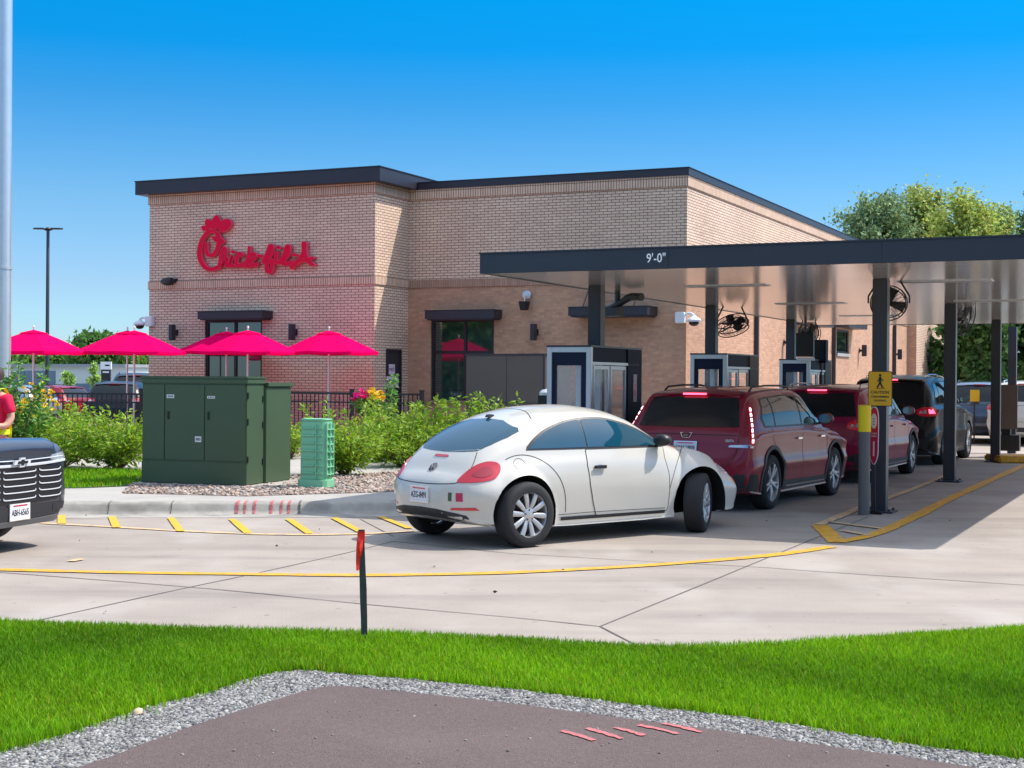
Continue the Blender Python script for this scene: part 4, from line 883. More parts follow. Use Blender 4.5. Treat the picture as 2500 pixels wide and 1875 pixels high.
# menu / speaker boxes between booths (dark boxes seen above the second booth)
for (u, v, Y, w, h, lab) in ((2004, 858, 31.5, .27, .5, 'dark square monitor on a pole above the second maroon car roof'),):
    p = P(u, v, Y); t = empty('monitor', p, BR, lab, 'monitor'); mb = MB(); mb.box(-w / 2, w / 2, -.12, .12, -h / 2, h / 2); mb.build('housing', M_navy, t, bevel=.01); mb = MB(); mb.tube([(0, .0, -h / 2), (0, 0, -p.z + .15)], .035, 8); mb.build('pole', M_post, t)
    mb = MB(); mb.box(-w / 2 + .04, w / 2 - .04, -.126, -.121, -h / 2 + .04, h / 2 - .04); mb.build('screen', M_black, t)
p = P(1966, 842, 30.6); t = empty('monitor', p, BR + .1, 'dark hanging monitor with a pale lower edge beside the third left column', 'monitor'); mb = MB(); mb.box(-.18, .18, -.1, .1, -.25, .25); mb.build('housing', M_black, t, bevel=.01); mb = MB(); mb.box(-.16, .2, -.11, -.02, -.33, -.26); mb.build('ledge', M_plate, t); mb = MB(); mb.tube([(0, 0, .28), (0, 0, SOF - p.z)], .03, 8); mb.build('pole', M_post, t)
# fascia panel joints and a thin drip edge
for k in range(1, 3):
    mb = MB(); a = CW * k / 3; mb.box(a - .003, a + .003, -.0025, .0, SOF - .008, ft - .002); mb.build('fascia_joint', M_black, cn)
# ---------------- umbrellas ----------------
def umbrella():
    t = empty('patio_umbrella', (0, 0, 0)); hw = 1.22; n = 4
    # square 4 rib canopy w/ eased slopes, edge at z=0
    rows = []; prof = [(0.03, .455), (.22, .415), (.45, .305), (.72, .155), (1.0, 0.0)]
    N = 8
    for f_, z in prof:
        ring = []
        for k in range(N):
            a = math.pi / 4 * k + math.pi / 8; r = hw * f_ * (1.0 if k % 1 == 0 else .96)
            a2 = math.pi / 4 * (k + .5) + math.pi / 8
            ring.append(Vector((r * math.cos(a), r * math.sin(a), z))); ring.append(Vector((r * .925 * math.cos(a2), r * .925 * math.sin(a2), z - .015 * f_)))
        rows.append(ring)
    rows.append([Vector((p.x * 1.003, p.y * 1.003, p.z - .055)) for p in rows[-1]])
    mb = MB(); mb.grid(rows, close=True); o = mb.build('canopy', M_umb, t, smooth=True, sharp=12)
    mb = MB(); mb.lathe([(0, .50), (.10, .475), (.30, .425), (.31, .415)], (0, 0, 0), 16); mb.build('vent_cap', M_umb, t, smooth=True)
    mb = MB(); mb.lathe([(.012, .47), (.018, .54), (.03, .56), (.02, .59), (0, .60)], n=8); mb.build('finial', M_white, t)
    mb = MB(); mb.tube([(0, 0, -2.15), (0, 0, .52)], .024, 10); mb.build('pole', M_alum, t, smooth=True)
    for k in range(N):
        a = math.pi / 4 * k + math.pi / 8; c, s = math.cos(a), math.sin(a)
        mb = MB(); mb.tube([(.03 * c, .03 * s, .40), (.27 * c, .27 * s, .355), (.55 * c, .55 * s, .255), (1.18 * c, 1.18 * s, -.02)], .009, 4); mb.tube([(.03 * c, .03 * s, .0), (.55 * c, .55 * s, .285)], .007, 4); mb.build('rib', M_alum, t)
    mb = MB(); mb.lathe([(.24, -2.15), (.24, -2.08), (.05, -2.05), (.05, -1.9), (0, -1.9)], n=20); mb.build('base', M_black, t)
    return t
um = umbrella(); first = True
for (u, vb, Y, rz, lab) in ((82, 864, 33.2, .1, 'pink red patio umbrella at the far left beside the flagpole'), (328, 865, 33.6, .3, 'pink red patio umbrella in front of the building left corner'), (311, 861, 36.2, .5, 'pink red patio umbrella half hidden behind the one at the building corner'),
                        (605, 865, 33.4, .2, 'pink red patio umbrella in front of the window below the script sign'), (553, 864, 35.6, .6, 'pink red patio umbrella peeking out behind the one before the window'), (803, 865, 34.0, .15, 'pink red patio umbrella nearest the service door, rightmost in the row')):
    o = um if first else copy_tree(um); first = False
    p = P(u, vb, Y); o.location = (p.x, p.y, p.z + .055); o.rotation_euler = (0, 0, rz); tag(o, lab, 'umbrella', 'pink red umbrellas on the patio')

# ---------------- railing fence ----------------
def fence(pts, label, ztop=1.36, z0=.28):
    p0, p1 = [Vector((p.x, p.y, 0)) for p in pts]; L = (p1 - p0).length; an = math.atan2((p1 - p0).y, (p1 - p0).x)
    t = empty('railing_fence', p0, an, label, 'fence', 'black metal picket railings round the patio')
    mb = MB(); mb.box(0, L, -.018, .018, ztop - .04, ztop); mb.box(0, L, -.015, .015, ztop - .22, ztop - .19); mb.box(0, L, -.018, .018, z0 + .08, z0 + .11); mb.build('rail', M_black, t)
    n = int(L / .115); mb = MB()
    for i in range(1, n): x = L * i / n; mb.box(x - .009, x + .009, -.0085, .0085, z0 + .11, ztop - .22); mb.box(x - .009, x + .009, -.0085, .0085, ztop - .19, ztop - .04)
    o = mb.build('picket_panel', M_black, t)
    k = max(1, round(L / 2.2))
    for i in range(k + 1): x = L * i / k; mb = MB(); mb.box(x - .035, x + .035, -.035, .035, .1, ztop + .05); mb.box(x - .042, x + .042, -.042, .042, ztop + .05, ztop + .07); mb.build('post', M_black, t)
    return t
fence((P(700, 960, 31.5), P(1030, 960, 29.3)), 'black picket railing between the transformer cabinet and the corner window', 1.39)
fence((P(-150, 960, 33), P(345, 960, 32.2)), 'black picket railing left of the transformer cabinet with cars behind', 1.32)
fence((P(345, 960, 32.2), P(700, 960, 31.5)), 'black picket railing hidden mostly behind the transformer cabinet', 1.36)

# ---------------- transformer cabinet ----------------
c0 = G(600.6, 1186, .17); cl = G(346, 1177.5, .17)
an = math.atan2((c0 - cl).y, (c0 - cl).x); wL = (c0 - cl).length
t = empty('transformer_cabinet', (cl.x, cl.y, .17), an, 'large dark green utility transformer cabinet on a concrete pad', 'transformer')
Hc = 1.50; dpt = .52
mb = MB(); mb.box(0, wL, 0, dpt, 0, Hc); mb.build('cable_compartment', M_tgreen, t, bevel=.012)
mb = MB(); mb.box(-.02, wL + .03, -.03, dpt + .02, Hc, Hc + .035); mb.box(-.01, wL + .02, -.02, dpt + .01, Hc - .07, Hc); mb.build('lid', M_tgreen, t, bevel=.008)
xs = [.012, wL * .225, wL * .61, wL - .012]
for i in range(3):
    mb = MB(); mb.box(xs[i] + .006, xs[i + 1] - .006, -.014, .001, .34, Hc - .085); d_ = mb.build('door', M_tgreen, t, bevel=.004)
    if i: g = MB(); g.box(xs[i] + .05, xs[i] + .075, -.03, -.014, .92, 1.03); g.build('handle', M_black, d_)
mb = MB(); mb.box(.0, wL, -.010, 0, .01, .315); mb.build('skirt_panel', M_tgreen, t, bevel=.003)
for (x, z, w, h, tx) in ((wL * .245, 1.22, .12, .05, '4250'), (wL * .635, 1.22, .12, .035, 'DANGER'), (wL * .52, .60, .10, .08, 'T12')):
    mb = MB(); mb.box(x, x + w, -.018, -.0145, z, z + h); [mb.box(x + w * (.15 + .2 * k), x + w * (.27 + .2 * k), -.0195, -.018, z + h * .25, z + h * .75, 1) for k in range(4)]; mb.build('label_plate', [M_plate, M_ink], t, fixn=False)
mb = MB(); mb.box(.02, wL + .03, dpt + .005, dpt + .80, .0, Hc - .11); mb.build('tank', M_tgreen, t, bevel=.012)
mb = MB(); mb.box(.0, wL + .06, dpt + .022, dpt + .83, Hc - .11, Hc - .05); mb.build('tank_lid', M_tgreen, t, bevel=.008)
for z in (.32, .85, 1.22):
    mb = MB(); mb.box(wL + .001, wL + .016, .02, .045, z, z + .09); mb.build('hinge', M_black, t); mb = MB(); mb.box(wL + .001, wL + .016, dpt - .05, dpt - .025, z - .05, z + .04); mb.build('hinge', M_black, t)
o = MB(); o.box(-.18, wL + .36, -.16, dpt + 1.0, -.17 + ZW - .1, 0.0 - .002); o = o.build('concrete_pad', M_walk, bevel=.01); o.location = (cl.x, cl.y, .17); o.rotation_euler = (0, 0, an); tag(o, None, None, None, 'structure')
# ---------------- green pedestal ----------------
pp = G(772, 1188, ZW + .01); t = empty('utility_pedestal', (pp.x, pp.y, ZW), BR + .12, 'short mint green ribbed telecom pedestal right of the transformer', 'pedestal')
ph = .97
def octo(w, d, c): return [(-w + c, -d), (w - c, -d), (w, -d + c), (w, d - c), (w - c, d), (-w + c, d), (-w, d - c), (-w, -d + c)]
mb = MB(); mb.prism(octo(.195, .15, .04), .12, ph - .03); mb.prism(octo(.225, .18, .05), 0, .12); mb.prism(octo(.20, .155, .05), ph - .03, ph); mb.build('shell', M_pgreen, t, bevel=.01)
mb = MB()
for k in range(7):
    z = .20 + k * .105; mb.box(-.16, .05, -.172, -.151, z, z + .022)
for k in range(7):
    z = .18 + k * .105; mb.box(.196, .225, -.11, .11, z, z + .02)
for y in (-.12, -.01, .10): mb.box(.196, .222, y, y + .02, .16, ph - .06)
mb.box(.06, .08, -.175, -.151, .14, ph - .08)
for k in range(7):
    z = .20 + k * .105; mb.box(.08, .17, -.172, -.151, z, z + .02)
mb.build('rib', M_pgreen, t, bevel=.004)
mb = MB(); mb.tube([(.23, -.06, .62), (.25, -.06, .5), (.25, .04, .5), (.23, .04, .6)], .012, 6); mb.build('hasp', M_pgreen, t)

# ---------------- taupe screen in front of the brown wall ----------------
pL, pR = P(1137, 1000, 30.5), P(1328, 1000, 29.2)
an = math.atan2((pR - pL).y, (pR - pL).x); wL2 = (Vector((pR.x, pR.y)) - Vector((pL.x, pL.y))).length
zt = P(1230, 867, 29.8).z
t = empty('screen_enclosure', (pL.x, pL.y, .15), an, 'grey brown metal screen enclosure standing in front of the brown brick wall', 'screen'); zt -= .15
mb = MB(); mb.box(0, wL2, 0, .9, .05, zt); mb.build('panel_box', M_taupe, t, bevel=.008)
mb = MB(); mb.box(-.02, wL2 + .02, -.02, .92, zt, zt + .03); mb.box(wL2 * .53 - .006, wL2 * .53 + .006, -.004, .0, .06, zt); mb.box(.02, wL2 - .02, -.004, 0, zt * .52, zt * .52 + .012); mb.box(wL2 - .012, wL2 + .03, -.03, 0, 0, zt); mb.build('trim', M_brz, t)
p = P(1336, 985, 26.5); t = empty('litter_bin', (p.x, p.y, .15), BR, 'small dark bin with pale rounded lid left of the nearest booth', 'bin'); hh = P(1336, 965, 26.5).z
mb = MB(); mb.box(-.13, .13, -.13, .13, 0, hh - .15); mb.build('body', M_black, t, bevel=.01); mb = MB(); mb.lathe([(.15, hh - .15), (.15, hh - .1), (.1, hh - .05), (0, hh - .03)], n=16); mb.build('lid', M_silv, t, smooth=True)

# ---------------- poles ----------------
p = P(4, 1100, 26.0); t = empty('flagpole', (p.x, p.y, .15), 0, 'thick white metal flagpole at the left edge of the picture', 'flagpole')
zj = P(10, 655, 26).z
mb = MB(); mb.lathe([(.152, 0), (.146, zj - .15)], n=32); mb.build('lower_shaft', M_alum, t, smooth=True)
mb = MB(); mb.lathe([(.158, zj - .17), (.158, zj - .13), (.143, zj - .13)], n=32); mb.build('joint_collar', M_silv, t, smooth=True, sharp=40)
mb = MB(); mb.lathe([(.143, zj - .13), (.135, 12), (.09, 18), (0, 18)], n=32); mb.build('upper_shaft', M_alum, t, smooth=True)
mb = MB(); mb.lathe([(.26, 0), (.26, .05), (.18, .12), (.155, .14)], n=24); mb.build('base_cover', M_alum, t, smooth=True)
p = P(115, 930, 60); zt = P(115, 556, 60).z
t = empty('lot_light_pole', (p.x, p.y, 0), 0, 'tall dark parking lot light pole with two flat lamp heads', 'street lamp')
mb = MB(); mb.lathe([(.085, 0), (.065, zt - .1), (.0, zt)], n=12); mb.build('pole', M_post, t, smooth=True)
for s in (-1, 1):
    mb = MB(); mb.tube([(0, 0, zt - .12), (s * .18, 0, zt - .05)], .04, 8); mb.prism([(s * .15, -.14), (s * .15, .14), (s * .52, .12), (s * .62, 0), (s * .52, -.12)], zt - .07, zt - .01); mb.build('lamp_head', M_post, t)
mb = MB(); mb.lathe([(.12, zt - .05), (.1, zt), (0, zt + .03)], n=12); mb.build('hub', M_post, t)

# ---------------- survey stake ----------------
p = G(891, 1560, .01); pt = P(882, 1293, p.y); t = empty('survey_stake', p, 0, 'thin dark wooden stake with orange flagging tape in the grass', 'stake')
hgt = pt.z - p.z; dx = pt.x - p.x
mb = MB(); rows = []
for k in range(9):
    f_ = k / 8; w = .021 + random.uniform(-.0015, .0015); cx = dx * f_ + random.uniform(-.002, .002); rows.append([Vector((cx - w, -.009, hgt * f_ - .05 * (1 - f_))), Vector((cx + w, -.009, hgt * f_ - .05 * (1 - f_))), Vector((cx + w, .009, hgt * f_ - .05 * (1 - f_))), Vector((cx - w, .009, hgt * f_ - .05 * (1 - f_)))])
mb.grid(rows, close=True); mb.add(rows[-1], [(0, 1, 2, 3)]); mb.build('shaft', M_wood, t)
mb = MB()
for r0, z0, z1, off in ((.024, hgt - .012, hgt - .07, 0),):
    mb.obox((dx, 0, (z0 + z1) / 2), ((1, 0, 0), (0, 1, 0), (0, 0, 1)), (.047, .022, .06))
def tape(x0, x1, z0, z1, y, wv):
    rows = []
    for k in range(13):
        f_ = k / 12; z = z0 + (z1 - z0) * f_; xc = x0 + (x1 - x0) * math.sin(f_ * 1.6) ; w = .019 * (0.75 + .35 * math.sin(f_ * 3.0)) * (1 - .35 * f_)
        rows.append([Vector((xc - w, y - .008 * math.sin(f_ * wv), z)), Vector((xc - w * .2, y - .012 + .012 * math.sin(f_ * wv + 1), z - .004)), Vector((xc + w * .9, y - .002 * math.sin(f_ * wv), z + .003))])
    mb.grid(rows)
tape(dx - .004, dx - .018, hgt - .02, hgt - .26, -.014, 9); tape(dx + .004, dx - .004, hgt - .03, hgt - .17, -.02, 7)
mb.build('flagging_tape', M_tape, t, smooth=True, fixn=False)

# ---------------- flowers and shrubs ----------------
def shrub(name, p, H_, Rd, n, label, cat, m=M_leaf, leaf=(.10, .028), nst=26, base=(1, 1, 1), group=None, flat=.0, lo=.18, spires=0, rz=0, yell=0):
    """multi-stem shrub: arching stems from one base, leaves along each stem"""
    rng = np.random.default_rng(int(abs(p[0] * 91 + p[1] * 37) * 10) % 99991); H_ = H_ / (1.2 if spires else 1.08)
    t = empty(name, p, 0, label, cat, group); mb = MB(); PT, DR, LN = [], [], []
    for i in range(nst):
        a = rng.uniform(0, 6.283); rr = Rd * math.sqrt(rng.uniform(.02, 1)); hh = H_ * (1 - .45 * (rr / Rd) ** 2) * rng.uniform(.8, 1.06)
        if i < spires: hh = H_ * rng.uniform(1.08, 1.28)
        e_ = np.array([rr * math.cos(a), rr * math.sin(a), hh]); m_ = np.array([rr * .55 * math.cos(a), rr * .55 * math.sin(a), hh * .55])
        pts = [np.array([.04 * math.cos(a), .04 * math.sin(a), 0]), m_, e_]
        mb.tube([tuple(q) for q in pts], [.012, .008, .003], 4)
        k = max(4, n // nst); f_ = rng.uniform(lo, 1.02, k); q0 = (pts[0][None] * ((1 - f_) ** 2)[:, None] + pts[1][None] * (2 * f_ * (1 - f_))[:, None] + pts[2][None] * (f_ ** 2)[:, None])
        sp_ = (.16 if i >= spires else .05) * Rd / .7
        dd = rng.normal(size=(k, 3)) * np.array([1, 1, .55]) + np.array([math.cos(a) * .5, math.sin(a) * .5, .25]); dd /= np.linalg.norm(dd, axis=1, keepdims=True)
        PT.append(q0 + dd * rng.uniform(0, sp_, (k, 1))); DR.append(dd)
    mb.build('stem', M_stem, t)
    PT = np.concatenate(PT); DR = np.concatenate(DR); n_ = len(PT); DR[:, 2] += rng.uniform(-.5, .3, n_)
    keep = PT[:, 2] > .03; PT, DR = PT[keep], DR[keep]; n_ = len(PT)
    o = leaves(PT, DR, rng.uniform(.7, 1.25, n_) * leaf[0], rng.uniform(.8, 1.2, n_) * leaf[1], 'foliage', m, t, base, .4, rng)
    return t
SH = [ # u, v(base), depth offset via ground, height top v, radius px
 (150, 1142, 985, 1.0, 'leafy green shrub behind the dark blue car hood', 3), (290, 1146, 985, .80, 'rounded leafy green shrub just left of the transformer cabinet', 2),
 (840, 1160, 990, .72, 'bright leafy green shrub right of the mint green pedestal', 4), (985, 1140, 985, .88, 'leafy green shrub directly behind the rear of the white car', 4),
 (705, 1120, 1010, .5, 'small leafy shrub between the transformer and the mint pedestal', 3)]
for u, v, vt, rd, lab, sp_ in SH:
    p = G(u, v, ZW); Ht = P(u, vt, p.y).z - ZW; shrub('leafy_shrub', (p.x, p.y, ZW), Ht, rd, 2600 if rd > .6 else 900, lab, 'shrub', M_leaf, (.105, .019), 34, (1, 1, 1), 'leafy shrubs along the patio', spires=sp_)
for u, Y, vt, rd, lab in ((925, 27, 1000, .8, 'leafy shrub in front of the right end of the black railing'), (1045, 26, 985, .8, 'leafy shrub below the corner window'), (1135, 25.5, 965, .62, 'tall leafy shrub with upright shoots before the screen enclosure'), (1225, 24.8, 975, .55, 'leafy shoots showing above the white car roof'), (60, 26.5, 985, 1.0, 'leafy shrub beside the flagpole base'), (225, 28, 1000, .9, 'leafy shrub in front of the left railing')):
    p = P(u, 1000, Y); Ht = P(u, vt, Y).z - ZW; shrub('leafy_shrub', (p.x, p.y, ZW), Ht, rd, 1900, lab, 'shrub', M_leaf, (.115, .024), 28, (.95, .95, 1), 'leafy shrubs along the patio', spires=6)
p = P(958, 1000, 28.2); shrub('spire_plant', (p.x, p.y, ZW), P(958, 930, 28.2).z - ZW, .14, 260, 'tall thin spire plant in front of the service door', 'plant', M_leafD, (.10, .024), 5, (2.2, 2.4, 2.2), spires=5)
p = P(25, 1000, 23.4); shrub('tall_shrub', (p.x, p.y, ZW), P(25, 900, 23.4).z - ZW, .62, 1500, 'tall dark green shrub in front of the flagpole', 'shrub', M_leafD, (.12, .026), 22, (1.5, 1.8, 1.3), spires=6)
p = P(-30, 1000, 22.6); shrub('tall_shrub', (p.x, p.y, ZW), P(-30, 820, 22.6).z - ZW, .42, 1300, 'dark green leafy branch entering at the left picture edge', 'shrub', M_leafD, (.14, .028), 22, (1.2, 1.5, 1.3), spires=4)
def flowers(p, H_, Rd, nf, m, label, pot=False, nm='flower_clump', m2=None):
    t = shrub(nm, p, H_, Rd, 700, label, 'flowers', M_leafD, (.09, .025), 18, (1.6, 1.7, 1.2)); rng = np.random.default_rng(5)
    for mm, side in ((m, -1), (m2 or m, 1)):
        k = nf * 9; a = rng.uniform(0, 6.28, nf); r_ = Rd * np.sqrt(rng.uniform(0, 1, nf)) * .95; c = np.stack([np.abs(r_ * np.cos(a)) * side if m2 else r_ * np.cos(a), r_ * np.sin(a), H_ * (1 - .3 * (r_ / Rd) ** 2) * rng.uniform(.8, 1.08, nf)], 1)
        PT = np.repeat(c, 9, 0); D = rng.normal(size=(nf * 9, 3)) * np.array([1, 1, .5]) + [0, -.2, .35]
        leaves(PT, D, np.full(nf * 9, .055), np.full(nf * 9, .02), 'blossom', mm, t, (1, 1, 1), .25, rng)
        if not m2: break
    return t
p = P(85, 1000, 25.0); flowers((p.x, p.y, ZW), P(85, 940, 25.0).z - ZW, .42, 60, M_petY, 'clump of yellow flowers beside the flagpole')
p = P(900, 1000, 29.0); z0 = P(900, 1015, 29.0).z
mb = MB(); mb.lathe([(0, 0), (.20, 0), (.30, .36), (.34, .36), (.34, .44), (.30, .44), (.28, .38), (0, .38)], n=24); o = mb.build('flower_pot', M_pot, smooth=True, sharp=40); o.location = (p.x, p.y, .2 + .3); tag(o, 'terracotta flower pot on the patio behind the black railing', 'pot')
mb = MB(); mb.box(-.25, .25, -.25, .25, 0, .35); o = mb.build('plant_stand', M_black, bevel=.01); o.location = (p.x, p.y, .15); tag(o, 'dark low stand under the terracotta flower pot', 'stand')
t = flowers((p.x, p.y, .2 + .68), P(900, 950, 29.0).z - .88, .34, 45, M_petP, 'pink and yellow flowers growing in the terracotta pot', m2=M_petY, nm='potted_flowers')

# ---------------- trees ----------------
def tree(p, H_, crown_r, zc0, n, label, m=M_leafT, leaf=(.22, .075), base=(1, 1, 1), nb=46, rad=.2, sparse=.5, squash=1.0, upw=.8, group='trees behind the restaurant'):
    rng = np.random.default_rng(int(abs(p[0] * 53 + p[1] * 17) * 10) % 99991)
    t = empty('broadleaf_tree', p, 0, label, 'tree', group); mb = MB(); zc = (zc0 + H_) / 2; hc = (H_ - zc0) / 2
    mb.tube([(0, 0, 0), (.05 * H_ * .2, 0, H_ * .3), (0, .02 * H_, H_ * .6), (0, 0, H_ * .86)], [rad, rad * .75, rad * .45, rad * .12], 8)
    PT = []
    for i in range(nb):
        th = rng.uniform(0, 6.283); cz_ = rng.uniform(-1, 1); rr = (1 - abs(cz_) ** 2.2) ** .5
        tip = np.array([crown_r * rr * math.cos(th) * rng.uniform(.4, 1.12), crown_r * rr * math.sin(th) * rng.uniform(.4, 1.12), zc + hc * cz_ * rng.uniform(.75, 1.06)])
        z0 = min(H_ * .8, max(zc0 * .7, tip[2] - crown_r * upw * rng.uniform(.4, 1))); b0 = np.array([0, 0, z0]); md = (b0 + tip) / 2 + np.array([0, 0, -.05 * H_ * rng.uniform(0, 1)])
        mb.tube([tuple(b0), tuple(md), tuple(tip)], [rad * .28, rad * .15, rad * .04], 4)
        k = n // nb; f_ = rng.uniform(.35, 1.03, k); q = (b0[None] * ((1 - f_) ** 2)[:, None] + md[None] * (2 * f_ * (1 - f_))[:, None] + tip[None] * (f_ ** 2)[:, None])
        cl = crown_r * sparse * rng.uniform(.12, .34); PT.append(q + rng.normal(size=(k, 3)) * cl * np.array([1, 1, .8]) * (f_[:, None] * .8 + .2))
    mb.build('trunk', M_bark, t, smooth=True); PT = np.concatenate(PT); nn = len(PT); D = rng.normal(size=(nn, 3)); D[:, 2] += .25
    leaves(PT, D, rng.uniform(.6, 1.3, nn) * leaf[0], rng.uniform(.7, 1.2, nn) * leaf[1], 'crown', m, t, base, .45, rng); return t
def tree_at(u, Y, vtop, vbot, rpx, n, label, **k):
    p = P(u, 930, Y); Ht = P(u, vtop, Y).z; Zb = P(u, vbot, Y).z; return tree((p.x, p.y, -.05), Ht, rpx * Y / F, max(Zb, 1.0), n, label, **k)
tree_at(2140, 78, 462, 620, 92, 10000, 'loose green tree rising over the canopy, leftmost behind the roof', sparse=.6, base=(.85, .95, 1.1), nb=80)
tree_at(2250, 80, 455, 640, 98, 11000, 'tall airy yellow green tree over the middle of the canopy', sparse=.55, base=(1.3, 1.2, .8), nb=80)
tree_at(2350, 76, 463, 640, 92, 10000, 'tall yellow green tree with upright twigs over the canopy', sparse=.55, base=(1.4, 1.3, .7), nb=80)
tree_at(2440, 82, 500, 640, 70, 6500, 'small pale green tree between the two tall ones at the right', sparse=.5, base=(1.2, 1.2, .9))
tree_at(2525, 74, 470, 700, 60, 4500, 'dark green tree cut by the right picture edge', sparse=.6, base=(.6, .8, .9))
for u, Y, vt, lab in ((2330, 62, 745, 'dense dark tree seen under the canopy left of the second column'), (2400, 60, 720, 'dense dark tree seen under the canopy between the right columns'), (2480, 63, 735, 'dense dark tree under the canopy at the right edge'), (2560, 61, 700, 'dense dark tree just past the right picture edge')):
    tree_at(u, Y, vt, 960, 62, 5200, lab, m=M_leafD, leaf=(.30, .11), sparse=.75, base=(1, 1.1, 1.1), nb=50)
tree_at(232, 150, 812, 900, 62, 4500, 'round crowned dark tree above the left umbrellas', m=M_leafD, leaf=(.6, .22), sparse=.6, base=(1.3, 1.4, 1.2), upw=.5, group='trees beyond the parking lot')
for i, (u, vt, r_) in enumerate(((-10, 858, 55), (60, 868, 50), (125, 872, 48), (180, 866, 45), (290, 868, 48), (350, 872, 48))):
    tree_at(u, 165, vt, 915, r_, 2600, ['dark tree far left beyond the parking lot, behind the flagpole', 'olive tree beyond the low white building, left of the lamp pole', 'dark tree beyond the low white building, right of the lamp pole', 'green tree below the gap between the two left umbrellas', 'dark tree beyond the white pylon sign', 'dark tree beyond the parking lot beside the building corner'][i], m=M_leafD, leaf=(.7, .26), sparse=.8, base=(1.2 + .2 * (i % 2), 1.4, .9), upw=.5, nb=34, group='trees beyond the parking lot')
for u, vt, lab in ((165, 905, 'small young tree beside the low white building'), (230, 890, 'young thin tree left of the pylon sign')):
    tree_at(u, 100, vt, 945, 16, 700, lab, m=M_leafT, leaf=(.3, .1), sparse=.6, base=(1.2, 1.4, 1), nb=16, rad=.08, group='young trees in the parking lot')
for i, (x, y, h_) in enumerate(((-34, -22, 12), (-20, -30, 14), (-7, -26, 11), (6, -32, 14), (19, -27, 12), (33, -24, 13), (46, -14, 12), (-50, 0, 12), (-59, -7, 13), (-43, 7, 11), (-68, -12, 13), (37, 11, 10), (45, 2, 12))):  # unseen trees added behind and beside the camera so glass and paint reflect foliage
    tree((x, y, -.05), h_, 5.5, 2.0, 2400, 'tree %s added out of view behind the viewer for window reflections' % ['with wide crown', 'tallest', 'with low crown', 'tall', 'rounded', 'spreading', 'at the far right', 'at the left', 'farther left', 'nearest on the left', 'farthest left', 'nearest on the right', 'standing on the right'][i], m=M_leafD, leaf=(.6, .22), sparse=.9, nb=30, group='unseen trees added behind the viewer')

# ---------------- low building, pylon sign ----------------
p = P(-40, 930, 130); q = P(308, 930, 122); an = math.atan2((q - p).y, (q - p).x); L = (Vector((q.x, q.y)) - Vector((p.x, p.y))).length; zt = P(100, 896, 128).z
t = empty('low_building', (p.x, p.y, 0), an, 'long low white building with a blue glazed band beyond the parking lot', 'building')
mb = MB(); mb.box(0, L, 0, 12, 0, zt); mb.build('wall', M_wallW, t); mb = MB(); mb.box(-.2, L + .2, -.3, 12, zt, zt + .25); mb.build('roof', mat('far_roof', (.33, .34, .36), .7), t)
for k in range(5): mb = MB(); x = L * .16 + k * L * .073; mb.box(x, x + L * .068, -.06, .0, zt * .36, zt * .86); mb.build('window', M_bluewin, t)
for k in range(2): mb = MB(); x = L * (.66 + .17 * k); mb.box(x, x + L * .11, -.06, 0, 0, zt * .42); mb.build('garage_door', M_bluewin, t)
p = P(259, 930, 95); t = empty('pylon_sign', (p.x, p.y, 0), 0.1, 'white and dark pylon sign in the parking lot beyond the fence', 'sign'); z0, z1, z2 = P(259, 930, 95).z, P(259, 901, 95).z, P(259, 883, 95).z
mb = MB(); mb.box(-.30, .30, -.12, .12, .0, z1 - .05); mb.build('dark_panel', M_black, t); mb = MB(); mb.box(-.34, .34, -.14, .14, z1, z2); mb.build('white_panel', M_plate, t)
mb = MB(); mb.box(-.05, .24, -.148, -.141, (z1 + z2) / 2 - .05, (z1 + z2) / 2 + .05); mb.box(-.2, .2, -.128, -.121, z1 - .25, z1 - .15, 1); mb.build('sign_print', [M_ink, M_plate], t)
# orange sign far right
p = P(2380, 966, 40); t = empty('orange_sign', (p.x, p.y, 0), .1, 'orange square sign behind the parked vehicles at the right', 'sign'); mb = MB(); mb.box(-.13, .13, -.01, .01, p.z - .16, p.z + .16); mb.build('plate', M_signY, t); mb = MB(); mb.tube([(0, .03, 0), (0, .03, p.z)], .02, 6); mb.build('post', M_post, t)
# ---------------- vehicles ----------------
def pchip(xs, ys, xq):
    xs, ys, xq = np.asarray(xs, float), np.asarray(ys, float), np.asarray(xq, float); h = np.diff(xs); d = np.diff(ys) / h; m = np.zeros(len(xs))
    for i in range(1, len(xs) - 1):
        if d[i - 1] * d[i] > 0: w1, w2 = 2 * h[i] + h[i - 1], h[i] + 2 * h[i - 1]; m[i] = (w1 + w2) / (w1 / d[i - 1] + w2 / d[i])
    m[0], m[-1] = d[0], d[-1]; k = np.clip(np.searchsorted(xs, xq) - 1, 0, len(h) - 1); t = (xq - xs[k]) / h[k]
    return ys[k] * (2 * t ** 3 - 3 * t ** 2 + 1) + m[k] * h[k] * (t ** 3 - 2 * t ** 2 + t) + ys[k + 1] * (-2 * t ** 3 + 3 * t ** 2) + m[k + 1] * h[k] * (t ** 3 - t ** 2)
def crom(P_, n):
    P_ = np.asarray(P_, float); out = []; N = len(P_)
    for i in range(N - 1):
        p0 = P_[i - 1] if i else P_[0] * 2 - P_[1]; p1, p2 = P_[i], P_[i + 1]; p3 = P_[i + 2] if i + 2 < N else P_[-1] * 2 - P_[-2]
        if i == N - 2: p3 = p1 * np.array([-1, 1]) if False else np.array([-p1[0], p1[1]])
        for k in range(n):
            t = k / n; out.append(0.5 * ((2 * p1) + (p2 - p0) * t + (2 * p0 - 5 * p1 + 4 * p2 - p3) * t * t + (3 * p1 - p0 - 3 * p2 + p3) * t ** 3))
    out.append(P_[-1]); return np.array(out)

